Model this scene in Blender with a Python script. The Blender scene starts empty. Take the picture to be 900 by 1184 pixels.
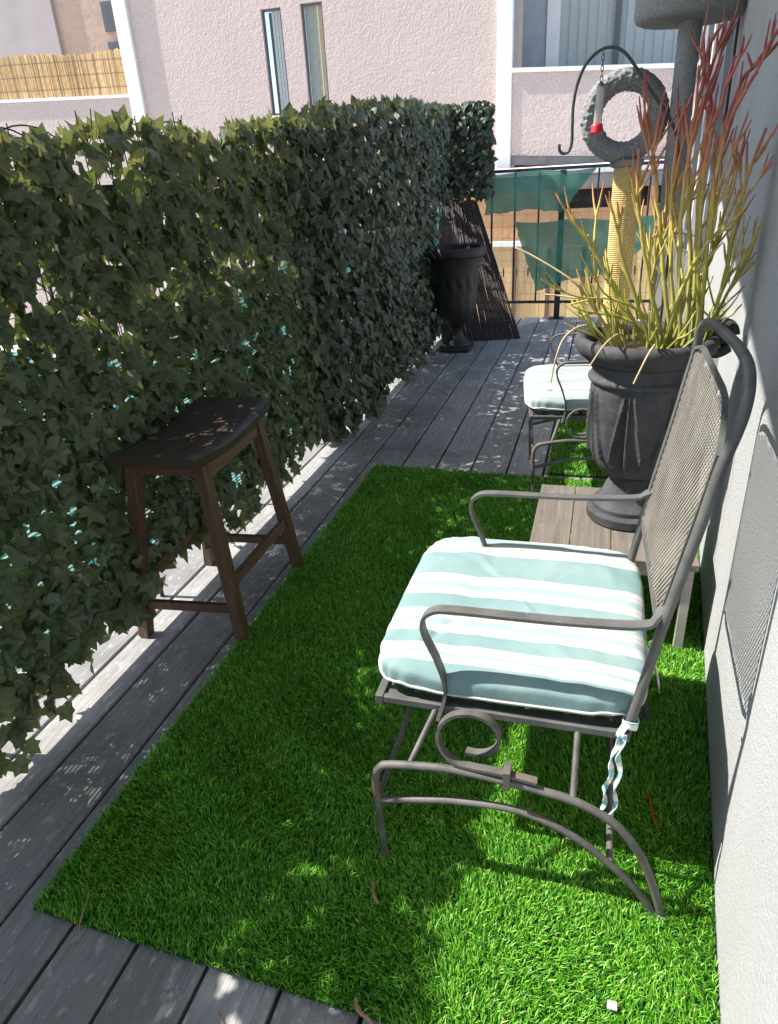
import bpy, math, random
import numpy as np
from mathutils import Vector, Matrix, noise

random.seed(7)
rng = np.random.default_rng(7)
C = bpy.context.scene.collection
R = math.radians
PI = math.pi

# ------------------------------------------------------------------ helpers
def link(name, data):
    o = bpy.data.objects.new(name, data)
    C.objects.link(o)
    return o

def tag(o, label=None, cat=None, group=None, kind=None):
    if label: o['label'] = label
    if cat: o['category'] = cat
    if group: o['group'] = group
    if kind: o['kind'] = kind
    return o

def thing(name, label, cat, loc=(0, 0, 0), group=None):
    o = link(name, None)
    o.location = loc
    o.empty_display_size = .1
    return tag(o, label, cat, group)

def root_loc(o):
    v = Vector((0, 0, 0))
    while o is not None:
        v += o.location
        o = o.parent
    return v

def catmull(pts, n=6, closed=False):
    P = [Vector(p) for p in pts]
    out = []
    m = len(P)
    rngi = range(m) if closed else range(m - 1)
    for i in rngi:
        if closed:
            p0, p1, p2, p3 = P[(i - 1) % m], P[i], P[(i + 1) % m], P[(i + 2) % m]
        else:
            p0, p1, p2, p3 = P[max(i - 1, 0)], P[i], P[i + 1], P[min(i + 2, m - 1)]
        for k in range(n):
            t = k / n
            out.append(.5 * ((2 * p1) + (p2 - p0) * t + (2 * p0 - 5 * p1 + 4 * p2 - p3) * t * t + (3 * p1 - p0 - 3 * p2 + p3) * t ** 3))
    if not closed: out.append(P[-1].copy())
    return out

class MB:
    def __init__(s):
        s.v = []; s.f = []; s.attr = None
    def quad(s, a, b, c, d):
        n = len(s.v); s.v += [tuple(a), tuple(b), tuple(c), tuple(d)]; s.f.append((n, n + 1, n + 2, n + 3)); return s
    def hexa(s, p):          # 8 points: bottom ring 0-3, top ring 4-7
        n = len(s.v); s.v += [tuple(q) for q in p]
        for a in ((3, 2, 1, 0), (4, 5, 6, 7), (0, 1, 5, 4), (1, 2, 6, 5), (2, 3, 7, 6), (3, 0, 4, 7)):
            s.f.append(tuple(n + i for i in a))
        return s
    def box(s, x0, y0, z0, x1, y1, z1):
        return s.hexa([(x0, y0, z0), (x1, y0, z0), (x1, y1, z0), (x0, y1, z0), (x0, y0, z1), (x1, y0, z1), (x1, y1, z1), (x0, y1, z1)])
    def bar(s, p, q, w, h, up=(0, 0, 1), w2=None, h2=None):
        p, q = Vector(p), Vector(q); d = (q - p).normalized(); u = Vector(up)
        a = d.cross(u)
        if a.length < 1e-4: a = d.cross(Vector((1, 0, 0)))
        a.normalize(); b = a.cross(d).normalized()
        w2 = w if w2 is None else w2; h2 = h if h2 is None else h2
        r1 = [p + a * i * w / 2 + b * j * h / 2 for i, j in ((-1, -1), (1, -1), (1, 1), (-1, 1))]
        r2 = [q + a * i * w2 / 2 + b * j * h2 / 2 for i, j in ((-1, -1), (1, -1), (1, 1), (-1, 1))]
        return s.hexa(r1 + r2)
    def sweep(s, path, ring, closed=False, cap=True, up=None):
        # ring(i, t) -> list of (a, b) offsets in the frame's two axes
        P = [Vector(p) for p in path]; m = len(P)
        n0 = len(s.v); T = []
        for i in range(m):
            if closed: t = P[(i + 1) % m] - P[i - 1]
            else: t = P[min(i + 1, m - 1)] - P[max(i - 1, 0)]
            T.append(t.normalized())
        a = Vector(up) if up else (Vector((0, 0, 1)) if abs(T[0].z) < .9 else Vector((1, 0, 0)))
        k = 0
        for i in range(m):
            if up: a = Vector(up)
            a = (a - T[i] * a.dot(T[i]))
            if a.length < 1e-5: a = T[i].orthogonal()
            a.normalize()
            b = T[i].cross(a)
            rr = ring(i, i / max(1, m - 1)); k = len(rr)
            for (x, y) in rr: s.v.append(tuple(P[i] + a * x + b * y))
        for i in range(m if closed else m - 1):
            j = (i + 1) % m
            for q in range(k):
                q2 = (q + 1) % k
                s.f.append((n0 + i * k + q, n0 + i * k + q2, n0 + j * k + q2, n0 + j * k + q))
        if cap and not closed:
            s.f.append(tuple(n0 + q for q in reversed(range(k))))
            s.f.append(tuple(n0 + (m - 1) * k + q for q in range(k)))
        return s
    def tube(s, path, r, seg=8, closed=False, r1=None, cap=True):
        def ring(i, t):
            rad = r(t) if callable(r) else (r if r1 is None else r + (r1 - r) * t)
            return [(rad * math.cos(2 * PI * q / seg), rad * math.sin(2 * PI * q / seg)) for q in range(seg)]
        return s.sweep(path, ring, closed, cap)
    def strip(s, path, w, h, up=(0, 1, 0)):      # flat bar: w along 'up', h across
        def ring(i, t): return [(-w / 2, -h / 2), (w / 2, -h / 2), (w / 2, h / 2), (-w / 2, h / 2)]
        return s.sweep(path, ring, up=up)
    def lathe(s, prof, c, seg=32, mod=None, closed_ends=True):
        n0 = len(s.v); m = len(prof)
        for i, (r, z) in enumerate(prof):
            for q in range(seg):
                a = 2 * PI * q / seg
                rr = r * (mod(a, i / (m - 1), z) if mod else 1)
                s.v.append((c[0] + rr * math.cos(a), c[1] + rr * math.sin(a), c[2] + z))
        for i in range(m - 1):
            for q in range(seg):
                q2 = (q + 1) % seg
                s.f.append((n0 + i * seg + q, n0 + i * seg + q2, n0 + (i + 1) * seg + q2, n0 + (i + 1) * seg + q))
        if closed_ends:
            s.f.append(tuple(n0 + q for q in reversed(range(seg))))
            s.f.append(tuple(n0 + (m - 1) * seg + q for q in range(seg)))
        return s
    def grid(s, fn, nu, nv, closeu=False):
        n0 = len(s.v)
        for i in range(nu + 1):
            for j in range(nv + 1):
                s.v.append(tuple(fn(i / nu, j / nv)))
        for i in range(nu):
            for j in range(nv):
                a = n0 + i * (nv + 1) + j
                s.f.append((a, a + nv + 1, a + nv + 2, a + 1))
        return s
    def build(s, name, mat, parent=None, loc=None, smooth=None, bevel=0, flip=False, attr=None, solid=0):
        off = root_loc(parent) if parent is not None else Vector(loc or (0, 0, 0))
        me = bpy.data.meshes.new(name)
        me.from_pydata([(x - off.x, y - off.y, z - off.z) for x, y, z in s.v], [], s.f)
        me.materials.append(mat)
        if smooth is not None:
            me.polygons.foreach_set('use_smooth', [True] * len(me.polygons))
            me.set_sharp_from_angle(angle=R(smooth))
        if attr:
            for an, vals in attr.items():
                at = me.attributes.new(an, 'FLOAT', 'POINT')
                at.data.foreach_set('value', vals)
        o = link(name, me)
        if parent is not None: o.parent = parent
        else: o.location = off
        if bevel:
            b = o.modifiers.new('bevel', 'BEVEL'); b.width = bevel; b.segments = 2; b.limit_method = 'ANGLE'
        if solid:
            b = o.modifiers.new('thickness', 'SOLIDIFY'); b.thickness = solid; b.offset = 0
        me.update()
        return o

def copy_tree(o, parent=None):
    c = o.copy(); C.objects.link(c); c.parent = parent
    for ch in list(o.children): copy_tree(ch, c)
    return c

# ------------------------------------------------------------------ materials
class NT:
    def __init__(s, name):
        s.m = bpy.data.materials.new(name); s.m.use_nodes = True
        s.t = s.m.node_tree; s.n = s.t.nodes; s.l = s.t.links
        s.b = s.n['Principled BSDF']; s.out = s.n['Material Output']
        s.tc = s.n.new('ShaderNodeTexCoord')
    def obj(s, scale=(1, 1, 1)):
        mp = s.n.new('ShaderNodeMapping'); mp.inputs['Scale'].default_value = scale
        s.l.new(s.tc.outputs['Object'], mp.inputs['Vector']); return mp.outputs[0]
    def noise(s, scale, detail=4, rough=.55, vec=None):
        n = s.n.new('ShaderNodeTexNoise'); n.inputs['Scale'].default_value = scale
        n.inputs['Detail'].default_value = detail; n.inputs['Roughness'].default_value = rough
        s.l.new(vec if vec is not None else s.tc.outputs['Object'], n.inputs['Vector']); return n.outputs['Fac']
    def voro(s, scale, vec=None, feature='F1'):
        n = s.n.new('ShaderNodeTexVoronoi'); n.feature = feature; n.inputs['Scale'].default_value = scale
        s.l.new(vec if vec is not None else s.tc.outputs['Object'], n.inputs['Vector']); return n.outputs['Distance']
    def ramp(s, fac, stops, const=False):
        n = s.n.new('ShaderNodeValToRGB'); e = n.color_ramp.elements
        if const: n.color_ramp.interpolation = 'CONSTANT'
        while len(e) < len(stops): e.new(.5)
        for i, (p, c) in enumerate(stops):
            e[i].position = p; e[i].color = (*c, 1) if not isinstance(c, (int, float)) else (c, c, c, 1)
        s.l.new(fac, n.inputs[0]); return n.outputs[0]
    def mix(s, fac, a, b, mode='MIX'):
        n = s.n.new('ShaderNodeMix'); n.data_type = 'RGBA'; n.blend_type = mode
        for sock, val in ((n.inputs[0], fac), (n.inputs[6], a), (n.inputs[7], b)):
            if isinstance(val, (int, float)): sock.default_value = val
            elif isinstance(val, tuple): sock.default_value = (*val, 1)
            else: s.l.new(val, sock)
        return n.outputs[2]
    def math(s, op, a, b=0.0):
        n = s.n.new('ShaderNodeMath'); n.operation = op
        for sock, val in ((n.inputs[0], a), (n.inputs[1], b)):
            if isinstance(val, (int, float)): sock.default_value = val
            else: s.l.new(val, sock)
        return n.outputs[0]
    def attr(s, name):
        n = s.n.new('ShaderNodeAttribute'); n.attribute_name = name; return n.outputs['Fac']
    def sep(s, axis):
        n = s.n.new('ShaderNodeSeparateXYZ'); s.l.new(s.tc.outputs['Object'], n.inputs[0]); return n.outputs[axis]
    def bump(s, h, strength=.3, dist=.01):
        n = s.n.new('ShaderNodeBump'); n.inputs['Strength'].default_value = strength; n.inputs['Distance'].default_value = dist
        s.l.new(h, n.inputs['Height']); s.l.new(n.outputs[0], s.b.inputs['Normal']); return n.outputs[0]
    def col(s, c):
        if isinstance(c, tuple): s.b.inputs['Base Color'].default_value = (*c, 1)
        else: s.l.new(c, s.b.inputs['Base Color'])
    def set(s, rough=.6, metal=0, spec=None):
        if isinstance(rough, (int, float)): s.b.inputs['Roughness'].default_value = rough
        else: s.l.new(rough, s.b.inputs['Roughness'])
        s.b.inputs['Metallic'].default_value = metal
        if spec is not None: s.b.inputs['Specular IOR Level'].default_value = spec
        return s
    def translucent(s, fac, colr, transp=None):
        tr = s.n.new('ShaderNodeBsdfTranslucent')
        if isinstance(colr, tuple): tr.inputs['Color'].default_value = (*colr, 1)
        else: s.l.new(colr, tr.inputs['Color'])
        mx = s.n.new('ShaderNodeMixShader'); mx.inputs[0].default_value = fac
        s.l.new(s.b.outputs[0], mx.inputs[1]); s.l.new(tr.outputs[0], mx.inputs[2])
        o = mx.outputs[0]
        if transp is not None:
            tp = s.n.new('ShaderNodeBsdfTransparent'); m2 = s.n.new('ShaderNodeMixShader')
            if isinstance(transp, (int, float)): m2.inputs[0].default_value = transp
            else: s.l.new(transp, m2.inputs[0])
            s.l.new(o, m2.inputs[1]); s.l.new(tp.outputs[0], m2.inputs[2]); o = m2.outputs[0]
        s.l.new(o, s.out.inputs['Surface']); return s

def simple(name, c, rough=.6, metal=0, var=.25, scale=20, bump=0, bscale=None, bdist=.002, spec=None):
    n = NT(name)
    f = n.noise(scale, 5)
    lo = tuple(x * (1 - var) for x in c); hi = tuple(min(1, x * (1 + var)) for x in c)
    n.col(n.ramp(f, [(.3, lo), (.7, hi)])); n.set(rough, metal, spec)
    if bump: n.bump(n.noise(bscale or scale * 4, 4), bump, bdist)
    return n.m

def stucco(name, c, scale, strength, dist, dirt=.12):
    n = NT(name)
    big = n.noise(1.3, 5); fine = n.noise(scale, 3, .6)
    base = n.ramp(big, [(.3, tuple(x * (1 - dirt) for x in c)), (.7, tuple(min(1, x * (1 + dirt * .5)) for x in c))])
    n.col(n.mix(.25, base, n.ramp(fine, [(.35, tuple(x * .6 for x in c)), (.6, c)])))
    n.set(.92, spec=.2)
    h = n.math('ADD', fine, n.math('MULTIPLY', n.noise(scale * .35, 3), .8))
    n.bump(h, strength, dist)
    return n.m

M = {}
# weathered deck boards: grey, grain along Y
n = NT('weathered_grey_deck')
v = n.obj((14, .9, 14)); g = n.noise(4, 8, .65, v)
v2 = n.obj((70, 2.2, 70)); g2 = n.noise(3, 4, .6, v2)
stain = n.noise(3.2, 6, .6)
c0 = n.ramp(g, [(.25, (.20, .203, .202)), (.5, (.325, .318, .306)), (.8, (.43, .418, .40))])
c1 = n.mix(n.ramp(g2, [(.3, .5), (.6, 0.)]), c0, (.18, .18, .18))
c2 = n.mix(n.ramp(stain, [(.46, 0.), (.64, .7)]), c1, (.185, .175, .16))
spk = n.noise(38, 3, .7, n.obj((1, .55, 1)))
c3 = n.mix(n.ramp(spk, [(.57, 0.), (.66, .6)]), c2, (.54, .53, .51))  # pale speckle: scuffs, and sun dapples painted into the boards
n.col(n.mix(1.0, c3, n.ramp(n.attr('tint'), [(0, .72), (1, 1.18)]), 'MULTIPLY'))
n.set(.75, spec=.3); n.bump(n.math('ADD', g, g2), .6, .005)
M['deck'] = n.m
M['dark_under'] = simple('dark_deck_underlay', (.02, .018, .015), .9)

M['wall'] = stucco('pale_grey_stucco', (.42, .43, .425), 240, .9, .005, .06)
def streaked(m):
    t = m.node_tree; b = t.nodes['Principled BSDF']; src = b.inputs['Base Color'].links[0].from_socket
    mp = t.nodes.new('ShaderNodeMapping'); mp.inputs['Scale'].default_value = (2.2, 2.2, .5)
    tc = t.nodes.new('ShaderNodeTexCoord'); t.links.new(tc.outputs['Object'], mp.inputs['Vector'])
    nz = t.nodes.new('ShaderNodeTexNoise'); nz.inputs['Scale'].default_value = 1.6; nz.inputs['Detail'].default_value = 7
    t.links.new(mp.outputs[0], nz.inputs['Vector'])
    rp = t.nodes.new('ShaderNodeValToRGB'); rp.color_ramp.elements[0].position = .38; rp.color_ramp.elements[0].color = (.80, .79, .77, 1); rp.color_ramp.elements[1].position = .62
    t.links.new(nz.outputs['Fac'], rp.inputs[0])
    mx = t.nodes.new('ShaderNodeMix'); mx.data_type = 'RGBA'; mx.blend_type = 'MULTIPLY'; mx.inputs[0].default_value = .35
    t.links.new(src, mx.inputs[6]); t.links.new(rp.outputs[0], mx.inputs[7]); t.links.new(mx.outputs[2], b.inputs['Base Color'])
streaked(M['wall'])
M['soffit'] = stucco('soffit_plaster', (.5, .5, .48), 120, .3, .003)
M['pink'] = stucco('pink_stucco', (.575, .465, .42), 30, .8, .025, .07)
M['beige'] = stucco('beige_stucco', (.52, .38, .29), 6, .4, .03)
M['orange'] = stucco('tan_orange_stucco', (.66, .38, .19), 14, .4, .02)
M['white_trim'] = simple('white_painted_trim', (.74, .73, .72), .5, var=.05, scale=6)
M['grey_trim'] = simple('grey_painted_trim', (.36, .38, .40), .5, var=.08, scale=8)
M['grey_band'] = simple('grey_roof_felt', (.28, .26, .25), .9, var=.2, scale=5)
M['black_pipe'] = simple('black_pipe', (.02, .022, .03), .4, var=.2)
M['concrete'] = simple('pale_concrete', (.42, .40, .37), .9, var=.15, scale=2)
M['bay'] = simple('pinkish_grey_render', (.43, .375, .36), .9, var=.1, scale=1)
M['opening'] = simple('dark_opening', (.03, .026, .024), .9)

# turf
n = NT('green_plastic_turf')
t = n.attr('tint')
cg = n.ramp(t, [(0, (.012, .11, .006)), (.5, (.11, .37, .018)), (.85, (.27, .54, .045)), (1, (.44, .58, .14))])
n.col(cg); n.set(.42, spec=.4); n.translucent(.12, cg)
M['grass'] = n.m
M['mat'] = simple('turf_backing', (.008, .05, .008), .9, var=.4, scale=60)

# ivy
def leafmat(name, stops, tr, tfac=.28, rough=.42):
    n = NT(name); t = n.attr('tint')
    c = n.ramp(t, stops)
    mot = n.noise(45, 3)
    c = n.mix(n.ramp(mot, [(.4, 0.), (.7, .45)]), c, tuple(x * 1.5 for x in stops[1][1]))
    vn_ = n.attr('vein')
    c = n.mix(n.ramp(vn_, [(.55, 0.), (.92, .38)]), c, tuple(min(1, x * 2.1 + .01) for x in stops[1][1]))
    n.col(c); n.set(rough, spec=.45)
    n.bump(n.math('ADD', n.noise(70, 2), n.math('MULTIPLY', vn_, .8)), .35, .004)
    n.translucent(tfac, n.ramp(t, tr))
    return n.m
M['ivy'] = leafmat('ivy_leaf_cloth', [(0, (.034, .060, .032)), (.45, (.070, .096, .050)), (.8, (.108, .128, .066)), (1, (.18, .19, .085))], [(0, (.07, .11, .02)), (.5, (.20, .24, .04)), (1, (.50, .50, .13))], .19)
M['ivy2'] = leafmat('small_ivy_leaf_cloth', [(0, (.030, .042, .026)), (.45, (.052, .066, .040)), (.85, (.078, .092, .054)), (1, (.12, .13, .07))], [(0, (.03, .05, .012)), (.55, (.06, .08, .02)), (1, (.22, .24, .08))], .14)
M['vine'] = simple('vine_plastic', (.02, .03, .015), .7)
# teal shade net
def net(name, c, open_, tf=.55, sc=420):
    n = NT(name)
    w = n.n.new('ShaderNodeTexWave'); w.wave_type = 'BANDS'; w.bands_direction = 'Z'; w.inputs['Scale'].default_value = sc / 20
    w.inputs['Distortion'].default_value = 1.2; w.inputs['Detail'].default_value = 1
    n.l.new(n.tc.outputs['Object'], w.inputs['Vector'])
    pat = n.noise(7, 4)
    n.col(n.mix(n.ramp(pat, [(.35, 0.), (.7, .6)]), c, tuple(x * .55 for x in c))); n.set(.7)
    holes = n.math('MULTIPLY', n.ramp(w.outputs['Fac'], [(.45, 0.), (.6, 1.)]), open_)
    n.translucent(tf, tuple(min(1, x * 1.5) for x in c), holes)
    return n.m
M['net'] = net('teal_shade_net', (.016, .13, .115), .35, .4)
M['cloth'] = net('green_shade_cloth', (.055, .22, .165), .22, .25)

# metals and woods
n = NT('grey_wrought_iron')
base = n.ramp(n.noise(14, 6, .65), [(.3, (.062, .064, .060)), (.65, (.115, .115, .105))])
c = n.mix(n.ramp(n.noise(60, 5, .7), [(.62, 0.), (.70, .6)]), base, (.21, .20, .18))
c = n.mix(n.ramp(n.noise(7, 6, .7), [(.62, 0.), (.72, .6)]), c, (.16, .085, .05))
n.col(c); n.set(n.ramp(n.noise(25, 4), [(.3, .45), (.7, .7)]), spec=.5); n.bump(n.noise(160, 4), .3, .001)
M['iron'] = n.m
n = NT('worn_iron_base')
f = n.noise(16, 6, .65); base = n.ramp(f, [(.3, (.05, .05, .046)), (.6, (.12, .112, .10))])
rust = n.ramp(n.noise(9, 5), [(.60, 0.), (.72, .7)])
n.col(n.mix(rust, base, (.20, .095, .05))); n.set(.6); n.bump(n.noise(150, 3), .3, .001)
M['iron_base'] = n.m
M['iron_mesh'] = simple('tan_grey_expanded_metal', (.23, .21, .175), .6, var=.25, scale=12)
M['black_iron'] = simple('black_iron', (.022, .024, .026), .5, var=.3)
M['rod'] = simple('dark_green_rod', (.035, .05, .05), .4, var=.2)
M['alu'] = simple('pale_grey_metal', (.36, .35, .32), .5, .0, var=.12, scale=15)
M['wire'] = simple('galvanised_wire', (.12, .12, .12), .4, .6)

def wood(name, c, axis, dark=.5, rough=.5, wear=None):
    n = NT(name)
    sc = [28, 28, 28]; sc[axis] = 1.6
    g = n.noise(2.2, 8, .65, n.obj(tuple(sc))); b = n.noise(5, 4)
    c1 = n.ramp(g, [(.28, tuple(x * dark for x in c)), (.55, c), (.8, tuple(x * 1.45 for x in c))])
    c1 = n.mix(n.ramp(b, [(.4, 0.), (.75, .5)]), c1, tuple(x * .5 for x in c))
    if wear:
        w = n.noise(9, 7, .7, n.obj((1, 1, 1)))
        c1 = n.mix(n.ramp(w, [(.62, 0.), (.70, .75)]), c1, wear)
    n.col(c1); n.set(n.ramp(g, [(.3, rough + .15), (.7, rough - .08)]), spec=.4); n.bump(g, .25, .002)
    return n.m
M['stool'] = wood('dark_brown_stool_wood', (.125, .066, .040), 2, .45, .5, (.13, .085, .06))
M['stool_seat'] = wood('worn_dark_seat_wood', (.060, .042, .032), 1, .5, .40, (.26, .20, .155))
M['stool_rail'] = wood('brown_stool_rail_wood', (.17, .10, .064), 1, .5, .5, (.2, .13, .085))  # lighter than the leg wood: light on the side rails is in the colour
M['table'] = wood('weathered_brown_table_wood', (.165, .14, .115), 1, .6, .6, (.26, .24, .22))
M['boards'] = None
n = NT('yellow_fence_boards')
g = n.noise(3, 7, .6, n.obj((9, 9, .8)))
c1 = n.ramp(g, [(.25, (.48, .32, .14)), (.55, (.68, .48, .24)), (.8, (.76, .58, .33))])
n.col(n.mix(1., c1, n.ramp(n.attr('tint'), [(0, .75), (1, 1.15)]), 'MULTIPLY')); n.set(.8)
M['boards'] = n.m
n = NT('reed_cane')
g = n.noise(3, 5, .6, n.obj((18, 18, 1.2)))
n.col(n.mix(1., n.ramp(g, [(.3, (.50, .30, .12)), (.6, (.74, .50, .24)), (.85, (.82, .63, .36))]), n.ramp(n.attr('tint'), [(0, .6), (1, 1.2)]), 'MULTIPLY')); n.set(.7)
M['reed'] = n.m
n = NT('dark_willow_sticks')
g = n.noise(4, 5, .6, n.obj((30, 30, 2)))
n.col(n.mix(1., n.ramp(g, [(.3, (.018, .012, .010)), (.7, (.05, .03, .024))]), n.ramp(n.attr('tint'), [(0, .6), (1, 1.6)]), 'MULTIPLY')); n.set(.7)
M['willow'] = n.m

# pots
n = NT('dark_aged_resin')
f = n.noise(12, 7, .65); h = n.noise(70, 4)
base = n.ramp(f, [(.3, (.028, .028, .03)), (.65, (.075, .075, .078))])
n.col(n.mix(n.ramp(n.noise(34, 6, .7), [(.60, 0.), (.76, .5)]), base, (.22, .22, .22))); n.set(.78, spec=.3); n.bump(h, .3, .003)
M['pot'] = n.m
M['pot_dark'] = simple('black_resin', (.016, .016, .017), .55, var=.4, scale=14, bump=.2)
M['soil'] = simple('dry_soil', (.06, .045, .032), .95, var=.5, scale=60, bump=.8, bscale=90, bdist=.01)

# pencil cactus
n = NT('pencil_cactus_stem')
c = n.ramp(n.attr('tip'), [(0, (.27, .30, .05)), (.25, (.46, .43, .09)), (.46, (.60, .46, .12)), (.62, (.58, .25, .12)), (.8, (.42, .09, .075)), (1, (.30, .055, .065))])
n.col(n.mix(n.ramp(n.noise(55, 5, .7), [(.45, 0.), (.62, .5)]), c, (.36, .24, .10))); n.set(.5, spec=.3)
M['cactus'] = n.m
M['dry_stem'] = simple('dry_tan_stem', (.42, .33, .17), .7, var=.3)

# cushions: stripes across Y
n = NT('striped_cushion_fabric')
fr = n.math('DIVIDE', n.math('ADD', n.sep(1), .36), .72)
W = (.46, .455, .435); T = (.175, .275, .27); P = (.27, .355, .35); B = (.34, .30, .25)
def yy(Y): return (Y - 1.435 + .36) / .72
c = n.ramp(fr, [(0, T), (yy(1.158), W), (yy(1.168), B), (yy(1.1705), W), (yy(1.180), P), (yy(1.192), W), (yy(1.201), B), (yy(1.2035), W), (yy(1.216), T), (yy(1.258), W), (yy(1.272), B), (yy(1.2745), W), (yy(1.288), P), (yy(1.310), W), (yy(1.324), B), (yy(1.3265), W), (yy(1.342), P), (yy(1.352), T), (yy(1.412), W), (yy(1.428), B), (yy(1.4305), W), (yy(1.446), P), (yy(1.474), W), (yy(1.488), B), (yy(1.4905), W), (yy(1.51), T), (yy(1.622), W), (yy(1.66), B), (yy(1.663), W), (yy(1.69), P), (yy(1.72), W)], const=True)
fab = n.noise(500, 2); fade = n.noise(6, 4)
c = n.mix(n.ramp(fade, [(.45, 0.), (.8, .22)]), c, (.5, .52, .51))
n.col(c); n.set(.85, spec=.2); n.bump(n.math('ADD', n.math('MULTIPLY', fab, .25), n.noise(11, 4)), .35, .012)
M['cushion'] = n.m
M['piping'] = simple('white_piping', (.44, .44, .42), .85, var=.1)
n = NT('ribbon_fabric')
fr = n.math('FRACT', n.math('MULTIPLY', n.sep(2), 24.))
n.col(n.ramp(fr, [(0, (.66, .67, .65)), (.5, (.30, .48, .48))], const=True)); n.set(.85)
M['ribbon'] = n.m
M['label'] = simple('white_label', (.62, .60, .55), .8, var=.08)

# carpet / sisal
M['carpet'] = simple('grey_carpet', (.31, .31, .305), .98, var=.4, scale=160, bump=1., bscale=190, bdist=.012, spec=.1)
n = NT('sisal_rope')
n.col(n.ramp(n.noise(60, 5, .65), [(.3, (.42, .29, .09)), (.7, (.70, .52, .22))])); n.set(.9); n.bump(n.noise(240, 3), .5, .002)
M['sisal'] = n.m
n = NT('window_glass')
n.col((.16, .18, .20)); n.set(.06, spec=.6)
n.translucent(0, (.5, .5, .5), .86)
M['glass'] = n.m
M['blind'] = simple('pale_vertical_blind', (.62, .66, .62), .7, var=.06)
M['blind_yellow'] = simple('yellow_curtain', (.62, .48, .24), .8, var=.08)
M['blind_grey'] = simple('grey_green_curtain', (.40, .42, .35), .8, var=.08)
M['frame'] = simple('bronze_window_frame', (.10, .10, .11), .5, var=.1)
n = NT('clear_plastic'); n.col((.62, .60, .55)); n.set(.15); n.translucent(.5, (.7, .68, .6), .25); M['plastic'] = n.m
M['red'] = simple('red_plastic', (.55, .03, .035), .35, var=.1)
M['foot'] = simple('pale_rubber_glide', (.30, .27, .24), .7, var=.2)
M['twig'] = simple('dry_twig', (.26, .17, .10), .85)
M['chip'] = simple('white_paint_chip', (.68, .66, .60), .8, var=.05)

# ------------------------------------------------------------------ world, sun, camera
TAN = 1.17
travel = Vector((1, .12, -TAN * math.hypot(1, .12))).normalized()
sun = bpy.data.lights.new('sun', 'SUN'); sun.energy = 5.0; sun.angle = R(.53); sun.color = (1, .955, .89)
so = link('sun', sun); so.rotation_euler = travel.to_track_quat('-Z', 'Y').to_euler(); so.location = (-5, -1, 8)
w = bpy.data.worlds.new('World'); bpy.context.scene.world = w; w.use_nodes = True
wn = w.node_tree.nodes; bg = wn['Background']
sky = wn.new('ShaderNodeTexSky'); sky.sky_type = 'NISHITA'; sky.sun_disc = False
sky.sun_elevation = math.asin(-travel.z); sky.sun_rotation = math.atan2(-travel.x, -travel.y) % (2 * PI)
sky.air_density = 1.0; sky.dust_density = 1.0; sky.ozone_density = 1.0
w.node_tree.links.new(sky.outputs[0], bg.inputs['Color']); bg.inputs['Strength'].default_value = .15

cam = bpy.data.cameras.new('camera'); co = link('camera', cam)
cam.sensor_fit = 'VERTICAL'; cam.sensor_height = 36; cam.lens = 803.5 / 1184 * 36
cam.clip_start = .02; cam.clip_end = 1000
f_ = 803.5
yv = Vector((709 - 450, -(182 - 592), -f_)).normalized()
zv = -Vector((550 - 450, -(2230 - 592), -f_)).normalized()
zv = (zv - yv * zv.dot(yv)).normalized(); xv = yv.cross(zv)
co.matrix_world = Matrix.Translation((0, 0, 1.42)) @ Matrix((xv, yv, zv)).to_4x4()
sc = bpy.context.scene; sc.camera = co
sc.view_settings.view_transform = 'Standard'; sc.view_settings.look = 'None'
sc.view_settings.gamma = 1; sc.view_settings.exposure = 1.1
sc.render.engine = 'CYCLES'
sc.cycles.max_bounces = 8; sc.cycles.transparent_max_bounces = 24

def wallx(y): return .236 + .079 * y

# ------------------------------------------------------------------ the setting
ZG = -1.3
g = MB().quad((-300, -300, ZG), (300, -300, ZG), (300, 300, ZG), (-300, 300, ZG)).build('ground', M['concrete'])
tag(g, 'pale concrete ground of the alley below the deck', 'ground', kind='structure')

d = MB(); tint = []
def plank(x0, x1, y0, y1):
    k = len(d.v); e = .004
    z = random.uniform(-.0015, .0015)
    nseg = 10
    # slightly rounded long edges, in several segments so that the plank can warp
    sec = [(x0, -.035), (x0, z - .004), (x0 + e, z), (x1 - e, z), (x1, z - .004), (x1, -.035)]
    wv = random.uniform(-.0015, .0015); ph = random.random() * 6
    for i in range(nseg + 1):
        y = y0 + (y1 - y0) * i / nseg; off = wv * math.sin(ph + i * 1.1)
        for (x, zz) in sec: d.v.append((x + off, y, zz))
    m = len(sec)
    for i in range(nseg):
        for q in range(m - 1):
            a = k + i * m + q; d.f.append((a, a + 1, a + m + 1, a + m))
    d.f.append(tuple(k + q for q in range(m))); d.f.append(tuple(k + nseg * m + q for q in reversed(range(m))))
    t = random.random(); tint.extend([t] * (len(d.v) - k))
outer = [-1.70, -1.494, -1.345, -1.155]
near = [-1.155, -.995, -.833, -.666, -.503, -.335, -.168, 0, .168, .335]
far = [-1.155, -.965, -.780, -.590, -.405, -.220, -.035, .15, .335, .52, .72]
G = .0045
for a, b in zip(outer, outer[1:]): plank(a + G, b - G, -.8, 7.36)
for a, b in zip(near, near[1:]): plank(a + G, b - G, -.8, 2.246)
for a, b in zip(far, far[1:]): plank(a + G, b - G, 2.252, 7.36)
dk = d.build('deck', M['deck'], smooth=30, attr={'tint': tint})
tag(dk, 'weathered grey timber deck boards running along the wall', 'deck', kind='structure')
u = MB().box(-1.69, -.8, -.12, .9, 7.34, -.045)  # one dark underlay sheet, stands in for the shade between boards
tag(u.build('deck_underlay', M['dark_under']), 'dark sheet under the deck boards, standing in for shade in the gaps', 'deck underlay', kind='structure')

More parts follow.
